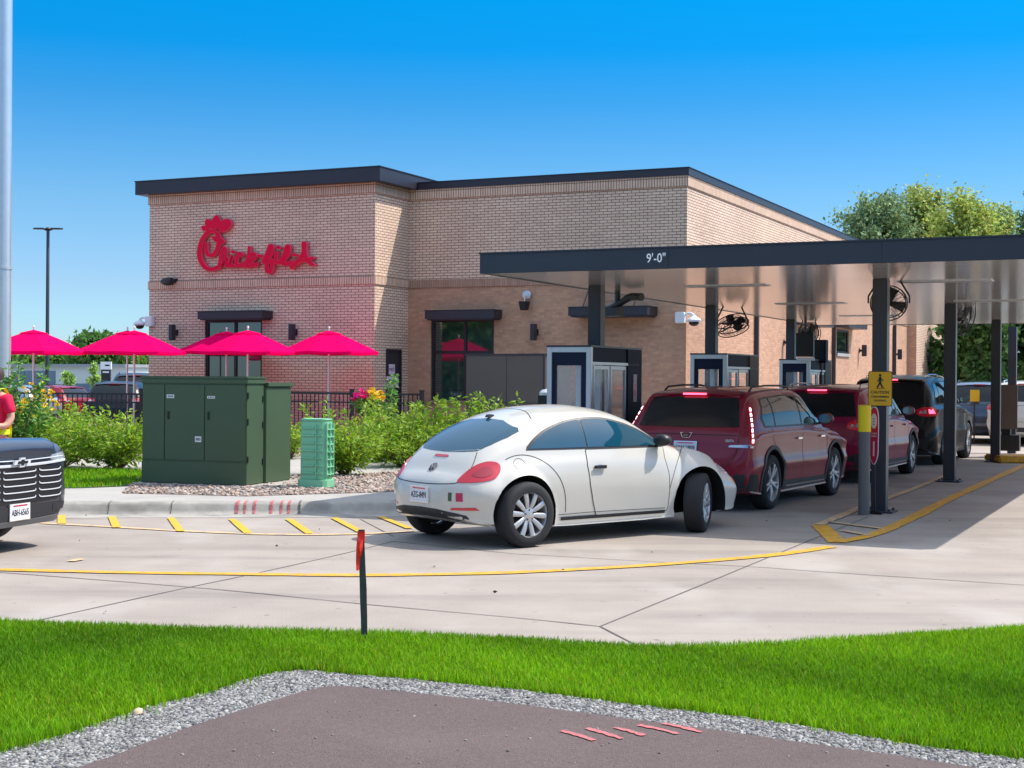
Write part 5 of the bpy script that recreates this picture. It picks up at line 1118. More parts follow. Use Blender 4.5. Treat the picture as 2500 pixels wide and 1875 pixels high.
class Car:
    def __init__(s, root, st, paint, wheels, arch, fender=None, dx=.035, under=M_well, soft=1, crease=False):
        """st: list of (x, zt, wr, zr, ws, zs, wm, zm, wb, zb)"""
        s.root = root; s.paint = paint; A_ = np.array(st, float); xs = A_[:, 0]; x0, x1 = xs[0], xs[-1]
        n = int((x1 - x0) / dx); xq = np.unique(np.concatenate([np.linspace(x0, x1, n), x0 + np.array([.004, .012, .025, .045, .07, .1, .13]), x1 - np.array([.004, .012, .025, .045, .07, .1, .13])]))
        K = [pchip(xs, A_[:, k], xq) for k in range(1, 10)]; rows = []
        for i, x in enumerate(xq):
            zt, wr, zr, ws, zs, wm, zm, wb, zb = [k[i] for k in K]
            pts = [(0, zb), (wb * .6, zb), (wb - .03, zb + .005), (wb, zb + .06), (wm, zm), ((ws * .5 + wm * .5) + .012 * soft, zs * .62 + zm * .38), (ws, zs), (ws * .55 + wr * .45 + .012, zs * .45 + zr * .55), (wr, zr), (wr * .72, zr + (zt - zr) * .62), (wr * .36, zr + (zt - zr) * .92), (0, zt)]
            if crease:
                k1 = min(1.0, max(0.0, (zs - zm) / .3)); pts = [(0, zb), (wb * .6, zb), (wb - .03, zb + .005), (wb, zb + .05), (wm - .02, zm - .16 * k1), (wm - .002, zm - .04 * k1), (wm - .022, zm + .08 * k1), (wm - .03 + .012 * k1, zs - .13 * k1), (wm - .012, zs - .045 * k1), (ws * .9 + wm * .1 - .012, zs - .005), (ws * .5 + wr * .5 + .022, zs * .45 + zr * .55), (wr + .012, zr - .035), (wr - .03, zr + .012), (wr * .62, zr + (zt - zr) * .72), (wr * .3, zr + (zt - zr) * .94), (0, zt)]
            c = crom(pts, 5 if crease else 6); c[:, 0] = np.maximum(c[:, 0], 0)
            if fender:
                for (fx, fz, fr, fy, fd) in fender:
                    r = np.hypot((x - fx) / .86, c[:, 1] - fz); q = np.clip(r / fr, 0, 1); yf = fy - fd * q ** 3.2; w = np.clip((c[:, 0] - .38) / .2, 0, 1); w = w * w * (3 - 2 * w)
                    mk = (r < fr) & (yf > c[:, 0]) & (c[:, 1] > zb + .02); c[mk, 0] += ((yf - c[:, 0]) * w)[mk]
            rows.append(c)
        rows = np.array(rows); nx, nk = rows.shape[:2]; full = np.concatenate([rows, rows[:, -2:0:-1] * np.array([-1, 1])], 1); nf = full.shape[1]
        V = np.zeros((nx, nf, 3)); V[..., 0] = xq[:, None]; V[..., 1] = full[..., 0]; V[..., 2] = full[..., 1]; V = V.reshape(-1, 3)
        Fc = [(i * nf + j, i * nf + (j + 1) % nf, (i + 1) * nf + (j + 1) % nf, (i + 1) * nf + j) for i in range(nx - 1) for j in range(nf)] + [tuple(range(nf - 1, -1, -1)), tuple((nx - 1) * nf + j for j in range(nf))]
        bm = bmesh.new(); vs = [bm.verts.new(v) for v in V]
        for f in Fc: bm.faces.new([vs[i] for i in f])
        bmesh.ops.remove_doubles(bm, verts=bm.verts, dist=.0008); bmesh.ops.recalc_face_normals(bm, faces=bm.faces)
        s.bvh = BVHTree.FromBMesh(bm)
        me = bpy.data.meshes.new('body'); bm.to_mesh(me); bm.free(); me.materials.append(paint); me.materials.append(under)
        o = bpy.data.objects.new('body', me); COL.objects.link(o)
        for (wx, wz, ra) in arch:
            for sg in (-1, 1):
                cm = MB(); cm.lathe([(ra, .46), (ra, 1.3)], (wx, 0, wz), 48, axis='y'); n_ = 48; b = len(cm.v) - 2 * n_; cm.f.append(tuple(range(n_ - 1, -1, -1))); cm.m.append(0); cm.f.append(tuple(range(n_, 2 * n_))); cm.m.append(0)
                co = cm.build('cut', under)
                if sg < 0: co.scale = (1, -1, 1)
                bpy.context.view_layer.update()
                if sg < 0: co.data.transform(Matrix.Scale(-1, 4, (0, 1, 0))); co.data.flip_normals(); co.scale = (1, 1, 1)
                md = o.modifiers.new('b', 'BOOLEAN'); md.object = co; md.operation = 'DIFFERENCE'; md.solver = 'EXACT'; md.material_mode = 'TRANSFER'
                dg = bpy.context.evaluated_depsgraph_get(); me2 = bpy.data.meshes.new_from_object(o.evaluated_get(dg)); o.modifiers.clear(); old = o.data; o.data = me2; bpy.data.meshes.remove(old); bpy.data.objects.remove(co)
        o.data.name = 'body'; o.data.polygons.foreach_set('use_smooth', np.ones(len(o.data.polygons), bool)); o.data.set_sharp_from_angle(angle=R(32)); o.parent = root; s.body = o
        for w in wheels: s.wheel(*w)
    def hit(s, ax, a, b):
        if ax == 'R': o_, d = Vector((a, -3, b)), Vector((0, 1, 0))
        elif ax == 'L': o_, d = Vector((a, 3, b)), Vector((0, -1, 0))
        elif isinstance(ax, tuple): th = math.radians(ax[1]); d = Vector((math.cos(th), math.sin(th), 0)); o_ = Vector((math.sin(th) * a, -math.cos(th) * a, b)) - d * 3
        elif ax == 'B': o_, d = Vector((-3, a, b)), Vector((1, 0, 0))
        elif ax == 'F': o_, d = Vector((9, a, b)), Vector((-1, 0, 0))
        else: o_, d = Vector((a, b, 4)), Vector((0, 0, -1))
        h = s.bvh.ray_cast(o_, d)
        if h[0] is None or h[1].dot(d) > -.03:
            n_ = s.bvh.find_nearest(h[0] if h[0] is not None else o_ + d * (3 - .6 if ax in ('R', 'L') else 3)); return n_[0], n_[1]
        return h[0], h[1]
    def panel(s, name, poly, ax, m, off=.004, res=.05, parent=None, n=0, mi=None, thick=.02, extra=None):
        if n: poly = [(p.x, p.y) for p in spline([(a, b, 0) for a, b in poly], n, True)]
        ar = sum(poly[i][0] * poly[(i + 1) % len(poly)][1] - poly[(i + 1) % len(poly)][0] * poly[i][1] for i in range(len(poly)))
        if ar < 0: poly = poly[::-1]
        bm = bmesh.new(); f = bm.faces.new([bm.verts.new((a, b, 0)) for a, b in poly]); xs = [p[0] for p in poly]; ys = [p[1] for p in poly]
        for k in range(1, int((max(xs) - min(xs)) / res) + 1): bmesh.ops.bisect_plane(bm, geom=bm.verts[:] + bm.edges[:] + bm.faces[:], plane_co=(min(xs) + k * res, 0, 0), plane_no=(1, 0, 0))
        for k in range(1, int((max(ys) - min(ys)) / res) + 1): bmesh.ops.bisect_plane(bm, geom=bm.verts[:] + bm.edges[:] + bm.faces[:], plane_co=(0, min(ys) + k * res, 0), plane_no=(0, 1, 0))
        bmesh.ops.remove_doubles(bm, verts=bm.verts, dist=1e-5)
        for v in bm.verts:
            p, nn = s.hit(ax, v.co.x, v.co.y); v.co = p + nn * off
        # rim skirt sinking into the body
        bes = [e for e in bm.edges if len(e.link_faces) == 1]; r = bmesh.ops.extrude_edge_only(bm, edges=bes); nv = [g for g in r['geom'] if isinstance(g, bmesh.types.BMVert)]
        for v in nv:
            h = s.bvh.find_nearest(v.co); v.co = h[0] - h[1] * .006
        bmesh.ops.recalc_face_normals(bm, faces=bm.faces)
        f0 = max(bm.faces, key=lambda f: f.calc_area())
        if f0.normal.dot(s.bvh.find_nearest(f0.calc_center_median())[1]) < 0: bmesh.ops.reverse_faces(bm, faces=bm.faces)
        me = bpy.data.meshes.new(name); bm.to_mesh(me); bm.free(); me.materials.append(m); me.polygons.foreach_set('use_smooth', np.ones(len(me.polygons), bool)); me.set_sharp_from_angle(angle=R(40))
        o = bpy.data.objects.new(name, me); COL.objects.link(o); o.parent = parent or s.root; return o
    def seam(s, mb, pts, ax, w=.007, off=.0015, n=6, closed=False, m=0):
        sp = spline([(a, b, 0) for a, b in pts], n, closed)
        if closed: sp.append(sp[0])
        rows = []
        # resample
        out = [sp[0]]
        for p in sp[1:]:
            k = max(1, int((p - out[-1]).length / .03)); a = out[-1]; out += [a.lerp(p, (j + 1) / k) for j in range(k)]
        sp = out
        hs_ = [s.hit(ax, p.x, p.y) for p in sp]
        for i, (p, nn) in enumerate(hs_):
            d = (hs_[min(i + 1, len(hs_) - 1)][0] - hs_[max(i - 1, 0)][0]);
            if d.length < 1e-6: continue
            sd = d.normalized().cross(nn).normalized() * w / 2; rows.append([p + nn * off + sd, p + nn * (off + .0012), p + nn * off - sd])
        mb.grid(rows, m)
    def seam1(s, mb, *a, **k): q = MB(); s.seam(q, *a, **k); q.build('panel_gap', M_gap, s.root, fixn=False)
    def wheel(s, x, y, r, w, style='ten', steer=0, rimr=.68):
        p = empty('wheel', (x, y, r)); p.parent = s.root; p.rotation_euler = (0, 0, steer + (math.pi if y > 0 else 0))
        # outer face towards local -y
        mb = MB(); rr = r * rimr; prof = [(rr, -w * .46), (rr * 1.02, -w * .5), (rr + (r - rr) * .45, -w * .53), (r * .965, -w * .44), (r * .992, -w * .33), (r, -w * .15), (r, w * .15), (r * .992, w * .33), (r * .965, w * .44), (rr + (r - rr) * .45, w * .5), (rr, w * .45)]
        mb.lathe(prof, (0, 0, 0), 56, axis='y')
        for yy in (-w * .22, -w * .07, w * .07, w * .22): pass
        mb.build('tyre', M_tyre, p, smooth=True, sharp=50)
        mb = MB(); mb.lathe([(rr, w * .45), (rr * .985, w * .3), (rr * .95, -w * .3), (rr * .985, -w * .42), (rr * 1.012, -w * .475), (rr * 1.0, -w * .49)], (0, 0, 0), 56, axis='y')
        mb.lathe([(rr * .95, w * .05), (.02, w * .05)], (0, 0, 0), 40, 1, axis='y')
        yo = -w * .36
        def spoke(a, r0, r1, w0, w1, wm_, yy0=-w * .36, yy1=-w * .44, th=.02):
            q = Matrix.Rotation(a, 3, 'Y'); rm = (r0 + r1) / 2; ym = (yy0 + yy1) / 2 - .008; rows = []
            for rad, ww, yv in ((r0, w0, yy0), (r0 * .7 + rm * .3, (w0 + wm_) / 2, yy0 * .6 + ym * .4), (rm, wm_, ym), (r1 * .75 + rm * .25, (w1 * .6 + wm_ * .4), yy1 * .7 + ym * .3), (r1, w1, yy1)):
                rows.append([q @ Vector(v) for v in ((rad, yv + th, -ww / 2), (rad, yv + .004, -ww / 2), (rad, yv - .004, -ww * .25), (rad, yv - .004, ww * .25), (rad, yv + .004, ww / 2), (rad, yv + th, ww / 2))])
            mb.grid(rows)
        if style == 'ten':
            for k in range(10): spoke(2 * math.pi * k / 10 + .1, rr * .24, rr * .97, .030, .058, .050)
            mb.lathe([(0, yo - .018), (rr * .16, yo - .016), (rr * .30, yo - .006), (rr * .32, yo + .02)], (0, 0, 0), 24, axis='y')
            for k in range(5):
                a = 2 * math.pi * k / 5 + .4; mb.lathe([(.010, yo - .018), (0, yo - .018)], (rr * .235 * math.cos(a), 0, rr * .235 * math.sin(a)), 8, 1, axis='y')
        else:
            for k in range(5):
                for dd in (-.17, .17): spoke(2 * math.pi * k / 5 + dd + .3, rr * .16, rr * .985, .034, .026, .030)
                spoke(2 * math.pi * k / 5 + .3, rr * .16, rr * .6, .030, .014, .022)
            mb.lathe([(0, yo - .014), (rr * .14, yo - .012), (rr * .2, yo + .0), (rr * .2, yo + .02)], (0, 0, 0), 24, axis='y')
        mb.build('rim', [M_rim, M_rimD], p, smooth=True, sharp=35)
        return p
    def plate(s, txt, y, z, ax='B', w=.305, h=.155, m=M_plate, ink=None, tilt=0.0):
        p, nn = s.hit(ax, y, z); sg = -1 if ax == 'B' else 1; xd = Vector((0, sg, 0)); n2 = Vector((nn.x, 0, nn.z)).normalized(); yd = n2.cross(xd).normalized();
        if yd.z < 0: yd = -yd
        n2 = xd.cross(yd); c = p + n2 * .022; mb = MB(); mb.obox(c - n2 * .012, (xd, yd, n2), (w, h, .02)); mb.obox(c - n2 * .008, (xd, yd, n2), (w + .014, h + .014, .006), 2)
        for v in mb.v: pass
        put_text(mb, txt, .086, c - n2 * .0 + yd * -.008, xd, yd, .0015, 1, .0, .72)
        mb.obox(c + yd * (h * .39) + n2 * .0, (xd, yd, n2), (w * .7, .012, .002), 3)
        return mb.build('licence_plate', [m, M_ink, M_chr, M_tail], s.root, fixn=False)

def place(t, rr, fr, halfw, xr, xf):
    """put car root so its right rear / right front wheel contacts match ground points"""
    h = Vector((fr.x - rr.x, fr.y - rr.y)).normalized(); n = Vector((-h.y, h.x)); c = Vector((rr.x, rr.y)) + n * halfw - h * xr
    t.location = (c.x, c.y, 0); t.rotation_euler = (0, 0, math.atan2(h.y, h.x)); print(t.name, 'wheelbase img', (fr - rr).length, 'car', xf - xr, 'heading', math.degrees(math.atan2(h.y, h.x)), tuple(c))

# ---- white rounded coupe ----
t = empty('coupe_car', (0, 0, 0), 0, 'white rounded two door coupe turning in to the drive-through lane', 'car')
BT = [ # x, zt, wr, zr, ws, zs, wm, zm, wb, zb
 (0.10, .58, .26, .57, .32, .54, .36, .47, .32, .38), (.13, .65, .34, .64, .42, .60, .46, .48, .42, .33), (.18, .71, .42, .69, .55, .63, .58, .50, .54, .30), (.25, .77, .48, .745, .625, .67, .68, .50, .62, .27),
 (.34, .875, .51, .84, .65, .74, .755, .52, .68, .24), (.47, .995, .535, .95, .675, .80, .80, .54, .74, .22), (.66, 1.125, .55, 1.07, .70, .86, .81, .56, .77, .20), (.90, 1.25, .555, 1.18, .725, .90, .82, .58, .78, .19), (1.2, 1.355, .565, 1.265, .75, .92, .83, .60, .79, .18),
 (1.5, 1.41, .575, 1.31, .765, .93, .835, .60, .79, .175), (1.85, 1.425, .575, 1.32, .77, .93, .835, .60, .79, .175), (2.2, 1.395, .575, 1.29, .77, .93, .835, .60, .79, .175), (2.5, 1.32, .58, 1.215, .765, .92, .83, .60, .79, .175), (2.75, 1.205, .59, 1.10, .755, .91, .83, .59, .79, .18),
 (2.95, 1.09, .61, 1.0, .74, .90, .825, .58, .785, .18), (3.12, 1.015, .60, .955, .72, .88, .81, .56, .77, .185), (3.35, .975, .55, .925, .68, .85, .79, .54, .74, .19), (3.6, .92, .50, .875, .63, .79, .77, .52, .72, .20), (3.85, .84, .46, .80, .60, .70, .75, .50, .70, .20), (4.05, .745, .43, .715, .58, .63, .71, .47, .66, .20), (4.17, .66, .40, .64, .54, .57, .64, .43, .60, .21), (4.25, .57, .36, .56, .46, .50, .54, .40, .50, .23), (4.28, .50, .30, .49, .38, .45, .44, .39, .42, .27)]
WX, FX = .83, 3.37
car = Car(t, BT, M_cwhite, [(WX, -.775, .332, .215, 'ten'), (WX, .775, .332, .215, 'ten'), (FX, -.775, .332, .215, 'ten', R(32)), (FX, .775, .332, .215, 'ten', R(32))], [(WX, .335, .395), (FX, .335, .405)],
          fender=[(WX + .02, .33, .60, .925, .30), (FX + .02, .33, .62, .925, .28)])
place(t, G(1282, 1336), G(1702, 1299), .80, WX, FX)
# fender arch lips
# side windows
def arc(pts, n=6): return [(p.x, p.y) for p in spline([(a, b, 0) for a, b in pts], n)]
for sd in 'RL':
    top = arc([(.95, .985), (1.05, 1.065), (1.22, 1.16), (1.47, 1.24), (1.75, 1.275), (2.05, 1.27), (2.35, 1.21), (2.62, 1.11), (2.80, 1.02), (2.86, .985)])
    rub = [(.915, .97)] + [(x + (-.02 if x < 1.7 else .02) * (abs(x - 1.75) / .9), z + .022) for x, z in top] + [(2.90, .97)]
    car.panel('window_trim', rub, sd, M_black, .003)
    q = [p for p in top if p[0] < 1.70] + [(1.70, 1.265), (1.70, .988)]; f_ = [(1.715, .988), (1.715, 1.265)] + [p for p in top if p[0] > 1.715]
    car.panel('quarter_glass', q, sd, M_glassT, .0065); car.panel('door_glass', f_, sd, M_glassT, .0065)
    dp = [(1.68, .965), (1.66, .80), (1.685, .60), (1.74, .42), (1.80, .275), (1.87, .27), (2.85, .27), (2.87, .30), (2.875, .48), (2.86, .68), (2.83, .84), (2.86, .94), (2.88, .965)]
    d_ = car.panel('door', dp, sd, M_cwhite, .003, n=0)
    car.seam1(0, dp, sd, .009, .0035, n=1, closed=True); car.seam1(0, [(1.27, .305), (1.87, .31), (2.83, .30)], sd, .006, .0045)
    mb = MB(); car.seam(mb, [(1.30, .262), (2.82, .262)], sd, .035, .012); mb.build('sill_strip', M_black, t, fixn=False)
    p, nn = car.hit(sd, 1.80, .775); yd = 1 if sd == 'L' else -1
    mb = MB(); mb.lathe([(.0, .004), (.055, .003), (.062, .0)], (1.83, 0, .75), 20, 1, axis='y')
    for v in mb.v: v.y = p.y + yd * (.004 + v.y)
    mb.box(1.74, 1.90, min(p.y + yd * .02, p.y + yd * .04), max(p.y + yd * .02, p.y + yd * .04), .765, .80); mb.box(1.75, 1.77, min(p.y, p.y + yd * .03), max(p.y, p.y + yd * .03), .77, .795); mb.box(1.87, 1.89, min(p.y, p.y + yd * .03), max(p.y, p.y + yd * .03), .77, .795)
    mb.build('handle', [M_black, M_csilv], d_, bevel=.004)
    # mirror
    p, nn = car.hit(sd, 2.70, .98); mb = MB(); cx, cz = 2.74, 1.045; cy = p.y + yd * .12
    rows = []
    for a, r_, dxx in ((-.075, .3, .02), (-.07, .75, .012), (-.03, 1.0, 0), (.02, .95, 0), (.07, .7, 0), (.09, .25, 0)):
        rows.append([Vector((cx + a, cy + .105 * r_ * math.cos(k * math.pi / 6), cz + .07 * r_ * math.sin(k * math.pi / 6))) for k in range(12)])
    mb.grid(rows, close=True); mb.add(rows[0], [tuple(range(12))]); mb.add(rows[-1], [tuple(range(12))]); mb.build('mirror', M_black, t, smooth=True, sharp=60)
    mb = MB(); mb.bar((cx + .02, p.y, cz - .07), (cx + .02, cy, cz - .04), .05, .03); mb.build('mirror_arm', M_black, t)
    # tail lamp, side marker, filler cap
    tl = [(.02, .70), (.08, .80), (.18, .875), (.33, .90), (.44, .865), (.48, .80), (.44, .735), (.33, .705), (.16, .70), (.06, .69)]
for sgn in (-1, 1):
    tl = [(sgn * a, b) for a, b in ((.49, .668), (.56, .75), (.66, .825), (.77, .865), (.86, .86), (.905, .82), (.905, .76), (.86, .70), (.74, .672), (.60, .662))]; dx_ = ('D', 45 * sgn)
    l = car.panel('tail_lamp', tl, dx_, M_tail, .009, n=3, res=.03)
    tl2 = [(sgn * a, b) for a, b in ((.64, .73), (.70, .79), (.77, .815), (.83, .79), (.84, .745), (.75, .71))]
    car.panel('lamp_lens', tl2, dx_, mat('tail_inner', (.30, .002, .015), .15, coat=1.0), .013, n=3, res=.03, parent=l)
    rf = [(sgn * a, b) for a, b in ((.42, .385), (.44, .41), (.68, .418), (.72, .39))]; car.panel('reflector', rf, dx_, M_tail, .006)
    hl = [(sgn * (.50 + .11 * math.cos(k * .524)), .70 + .09 * math.sin(k * .524)) for k in range(12)]; car.panel('headlight', hl, 'F', M_clear, .006)
rg = [(-.46, .965), (-.48, .975), (-.545, 1.03), (-.585, 1.10), (-.585, 1.16), (-.55, 1.195), (-.27, 1.265), (0, 1.28)]; rg = rg + [(-a, b) for a, b in rg[-2::-1]] + [(.25, .952), (0, .946), (-.25, .952)]
car.panel('rear_glass', rg, 'B', M_glassT, .004, res=.04)
ws = [(-.56, 1.03), (-.53, 1.12), (-.48, 1.22), (-.44, 1.275), (0, 1.305), (.44, 1.275), (.48, 1.22), (.53, 1.12), (.56, 1.03), (.35, 1.04), (0, 1.045), (-.35, 1.04)]; car.panel('windscreen', ws, 'F', M_glassT, .004, res=.05)
mb = MB()
car.seam1(0, [(-.56, .70), (-.50, .655), (-.25, .635), (0, .630), (.25, .635), (.50, .655), (.56, .70)], 'B', .010, .002)
for s_ in (-1, 1): car.seam1(0, [(s_ * .54, .69), (s_ * .555, .80), (s_ * .53, .88), (s_ * .48, .955)], 'B', .008, .002)
for sd in 'RL':
    ar_ = [(WX + .02 + .515 * math.cos(a), .33 + .598 * math.sin(a)) for a in [R(d) for d in range(0, 118, 8)]]; car.seam1(0, ar_, sd, .008, .002, n=2)
    ar_ = [(FX + .02 + .535 * math.cos(a), .33 + .62 * math.sin(a)) for a in [R(d) for d in range(74, 174, 8)]]; car.seam1(0, ar_, sd, .008, .002, n=2)
    car.seam1(0, [(.80 + .068 * math.cos(k * .524), .825 + .068 * math.sin(k * .524)) for k in range(12)], sd, .005, .002, closed=True)
car.seam1(0, [(1.15, -.50), (1.27, -.25), (1.30, 0), (1.27, .25), (1.15, .50)], 'T', .009, .002)
car.seam1(0, [(3.12, -.55), (3.4, -.50), (3.8, -.44), (4.1, -.3)], 'T', .008, .002); car.seam1(0, [(3.12, .55), (3.4, .50), (3.8, .44), (4.1, .3)], 'T', .008, .002)
car.panel('brake_lamp', [(-.11, .893), (-.12, .905), (-.10, .915), (.10, .915), (.12, .905), (.11, .893)], 'B', M_tail, .006)
vl = [(-.62, .30), (-.60, .335), (-.52, .355), (-.3, .385), (0, .392), (.3, .385), (.52, .355), (.60, .335), (.62, .30)]; car.panel('rear_valance', vl + [(.5, .28), (0, .30), (-.5, .28)], 'B', M_clad, .006)
car.plate('AZG-8491', 0.0, .52, 'B')
# round badge on the boot lid, antenna, small stickers
p, nn = car.hit('B', 0, .785); xd = Vector((0, -1, 0)); yd = (Vector((0, 0, 1)) - nn * nn.z).normalized(); c = p + nn * .006; mb = MB()
def ringb(mb, c, xd, yd, nn, r0, r1, m=0):
    mb.grid([[c + (xd * math.cos(a) + yd * math.sin(a)) * r + nn * .004 for r in (r0, r1)] for a in [k * math.pi / 12 for k in range(25)]], m)
ringb(mb, c, xd, yd, nn, .046, .054)
def bl(a, b, w=.009):
    a, b = [c + xd * q[0] + yd * q[1] + nn * .004 for q in (a, b)]; mb.bar(a, b, w, .004)
for a, b in (((-.02, .045), (-.002, .008)), ((.02, .045), (.002, .008)), ((-.042, .02), (-.02, -.042)), ((-.02, -.042), (0, .0)), ((0, 0), (.02, -.042)), ((.02, -.042), (.042, .02))): bl(a, b)
mb.build('badge', M_ink, t, fixn=False)
p, nn = car.hit('T', 1.0, 0); mb = MB(); mb.lathe([(.0, .035), (.03, .03), (.04, .0)], (0, 0, 0), 12); o = mb.build('antenna_base', M_black, t, smooth=True); o.location = p; o.scale = (1.7, .7, 1)
p, nn = car.hit('R', 4.08, .44); car.panel('side_marker', [(4.06, .50), (4.06, .58), (4.10, .58), (4.10, .50)], 'R', M_amber, .006)
for yy, mm, w in ((-.56, M_tail, .035), (-.46, M_tgreen, .02)):
    car.panel('sticker', [(yy - w, .475 + (.0 if w > .03 else .0)), (yy - w, .56), (yy + w, .56), (yy + w, .475)], 'B', mat('sticker_red', (.45, .02, .08), .5) if w > .03 else M_tgreen, .004)
COUPE = t

# ---- boxy suv builder ----
def suv(name, label, paint, L=4.6, Hh=1.63, hw=.935, wr_=.365, wx=.90, fx=3.68, style='five', glass=M_glass, cladm=M_clad, rear='blade', cat='car', lit=True, front=True, steer=0, detail=True, slope=.30, group=None, clad=True, rails=True, dark_trim=True, blunt=False):
    t = empty(name, (0, 0, 0), 0, label, cat, group); k = Hh / 1.63; bx = L - 1.30
    def z(v): return v * k
    ST = [(0, z(.70), .60, z(.68), .72, z(.64), .76, z(.50), .68, .36), (.03, z(.82), .70, z(.80), .82, z(.76), .86, z(.52), .78, .31), (.07, z(1.00), .72, z(.97), .86, z(.90), hw - .04, z(.58), .82, .28),
          (.13, z(1.12), .72, z(1.08), .875, z(.97), hw - .015, z(.62), .85, .26), (.13 + slope * .45, z(1.36), .70, z(1.29), .88, z(1.0), hw, z(.64), hw - .06, .24), (.13 + slope, z(1.54), .69, z(1.47), .885, z(1.04), hw, z(.65), hw - .05, .22), (.62, z(1.585), .70, z(1.52), .885, z(1.05), hw, z(.65), hw - .05, .21),
          (1.1, z(1.61), .70, z(1.555), .885, z(1.06), hw, z(.65), hw - .05, .20), (1.7, z(1.625), .70, z(1.57), .885, z(1.06), hw - .005, z(.64), hw - .05, .20), (2.2, z(1.61), .70, z(1.555), .885, z(1.055), hw - .005, z(.64), hw - .05, .20), (L - 2.05, z(1.56), .70, z(1.49), .88, z(1.04), hw - .005, z(.63), hw - .05, .20),
          (L - 1.75, z(1.43), .71, z(1.35), .87, z(1.02), hw - .005, z(.63), hw - .05, .20), (L - 1.45, z(1.24), .74, z(1.17), .865, z(1.0), hw, z(.63), hw - .05, .20), (L - 1.25, z(1.08), .74, z(1.04), .86, z(.95), hw, z(.63), hw - .05, .20), (L - .9, z(1.045), .72, z(1.01), .85, z(.93), hw - .005, z(.62), hw - .05, .21),
          (L - .5, z(.99), .70, z(.96), .83, z(.88), hw - .02, z(.60), hw - .07, .22), (L - .22, z(.92), .66, z(.89), .79, z(.82), .87, z(.58), .82, .24), (L - .08, z(.82), .60, z(.80), .73, z(.74), .80, z(.56), .74, .25), (L - .02, z(.72), .54, z(.70), .64, z(.66), .70, z(.52), .66, .28), (L, z(.62), .48, z(.60), .56, z(.57), .62, z(.48), .58, .34)]
    yw = hw - .14; ar = wr_ + .055
    if blunt:
        for i_, v_ in zip((-4, -3, -2, -1), (1.0, .97, .92, .80)): q_ = list(ST[i_]); q_[1] = z(v_); q_[3] = z(v_ - .03); q_[5] = z(v_ - .10); q_[2] += .06; q_[4] += .08; q_[6] += .06; ST[i_] = tuple(q_)
    c = Car(t, ST, paint, [(wx, -yw, wr_, .235, style, 0, .70), (wx, yw, wr_, .235, style, 0, .70), (fx, -yw, wr_, .235, style, steer, .70), (fx, yw, wr_, .235, style, steer, .70)], [(wx, wr_ + .01, ar), (fx, wr_ + .01, ar)], dx=.045, crease=True)
    zb_, zt_ = z(1.10), z(1.485)
    for sd in 'RL':
        xs0, xs1 = .50, L - 1.38
        top = [(xs0 + .22, zt_ - z(.02)), (xs0 + .5, zt_), (1.7, zt_ + z(.03)), (L - 2.3, zt_ + z(.01)), (L - 2.0, zt_ - z(.05)), (L - 1.72, zt_ - z(.17)), (xs1, zb_ - z(.005))]
        out = [(xs0 + .02, zb_ + z(.10))] + top + [(xs1 - .05, zb_ - z(.02)), (xs0 + .12, zb_ - z(.015))]
        c.panel('window_trim', out, sd, M_black, .003, res=.08)
        m1, m2 = xs0 + .52, (xs0 + .52 + xs1 - .15) / 2 + .08
        ins = .022
        def seg(a, b, cut=False):
            tp = [(x, zz - ins) for x, zz in top if a < x < b]
            def zat(x):
                for (xa, za), (xb, zb2) in zip(top, top[1:]):
                    if xa <= x <= xb: return za + (zb2 - za) * (x - xa) / (xb - xa) - ins
                return top[0][1] - ins
            return [(a, zb_ + .005)] + [(a, zat(a) if a > top[0][0] else top[0][1] - ins)] + tp + ([(b, zat(b))] if not cut else []) + [(b, zb_ + .005)]
        c.panel('quarter_glass', [(xs0 + .14, zb_ + .01), (xs0 + .08, zb_ + z(.11)), (top[0][0] + .02, top[0][1] - ins), (m1 - .03, top[1][1] - ins), (m1 - .03, zb_ + .005)], sd, glass, .006, res=.08)
        c.panel('door_glass', seg(m1 + .03, m2 - .03), sd, glass, .006, res=.08); c.panel('door_glass', seg(m2 + .03, xs1 - .09), sd, glass, .006, res=.08)
        mb = MB()
        zlo = .33 if clad else .26
        c.seam(mb, [(m2, zb_ - .02), (m2 + .01, z(.8)), (m2, zlo)], sd, .009, .0015); c.seam(mb, [(xs1 - .03, zb_ - .03), (xs1 + .04, z(.8)), (xs1 + .0, zlo)], sd, .009, .0015)
        c.seam(mb, [(m1 - .12, zb_ - .02), (m1 - .10, z(.9)), (wx + ar + .10, wr_ + .2), (wx + ar + .13, zlo)], sd, .009, .0015); c.seam(mb, [(wx + ar + .13, zlo), (xs1, zlo)], sd, .008, .0015)
        mb.build('panel_gap', M_gap, t, fixn=False)
        if clad:
            for cx in (wx, fx):
                pl = [(cx + (ar + .002) * math.cos(a), wr_ + .01 + (ar + .002) * math.sin(a)) for a in [R(d) for d in range(-14, 195, 8)]]; pl += [(cx + (ar + .055) * math.cos(a), wr_ + .01 + (ar + .055) * math.sin(a)) for a in [R(d) for d in range(194, -15, -8)]]
                c.panel('arch_cladding', pl, sd, cladm, .012, res=.2)
            c.panel('sill_cladding', [(wx + ar + .05, .235), (wx + ar + .05, .36), (fx - ar - .05, .34), (fx - ar - .05, .235)], sd, cladm, .010, res=.2)
            mb = MB(); c.seam(mb, [(wx + ar + .12, .285), (fx - ar - .10, .275)], sd, .018, .015); mb.build('sill_strip', M_chr, t, fixn=False)
        yd = 1 if sd == 'L' else -1
        if detail:
            for xx in (m2 - .22, xs1 - .25 - .0): 
                xx = xx if xx != m2 - .22 else m2 + .12 - .30
                p, nn = c.hit(sd, xx, z(.90)); mb = MB(); y0, y1 = sorted((p.y + yd * .012, p.y + yd * .034)); mb.box(xx - .09, xx + .09, y0, y1, z(.90), z(.90) + .025); mb.build('handle', paint if not dark_trim else M_chr, t, bevel=.004)
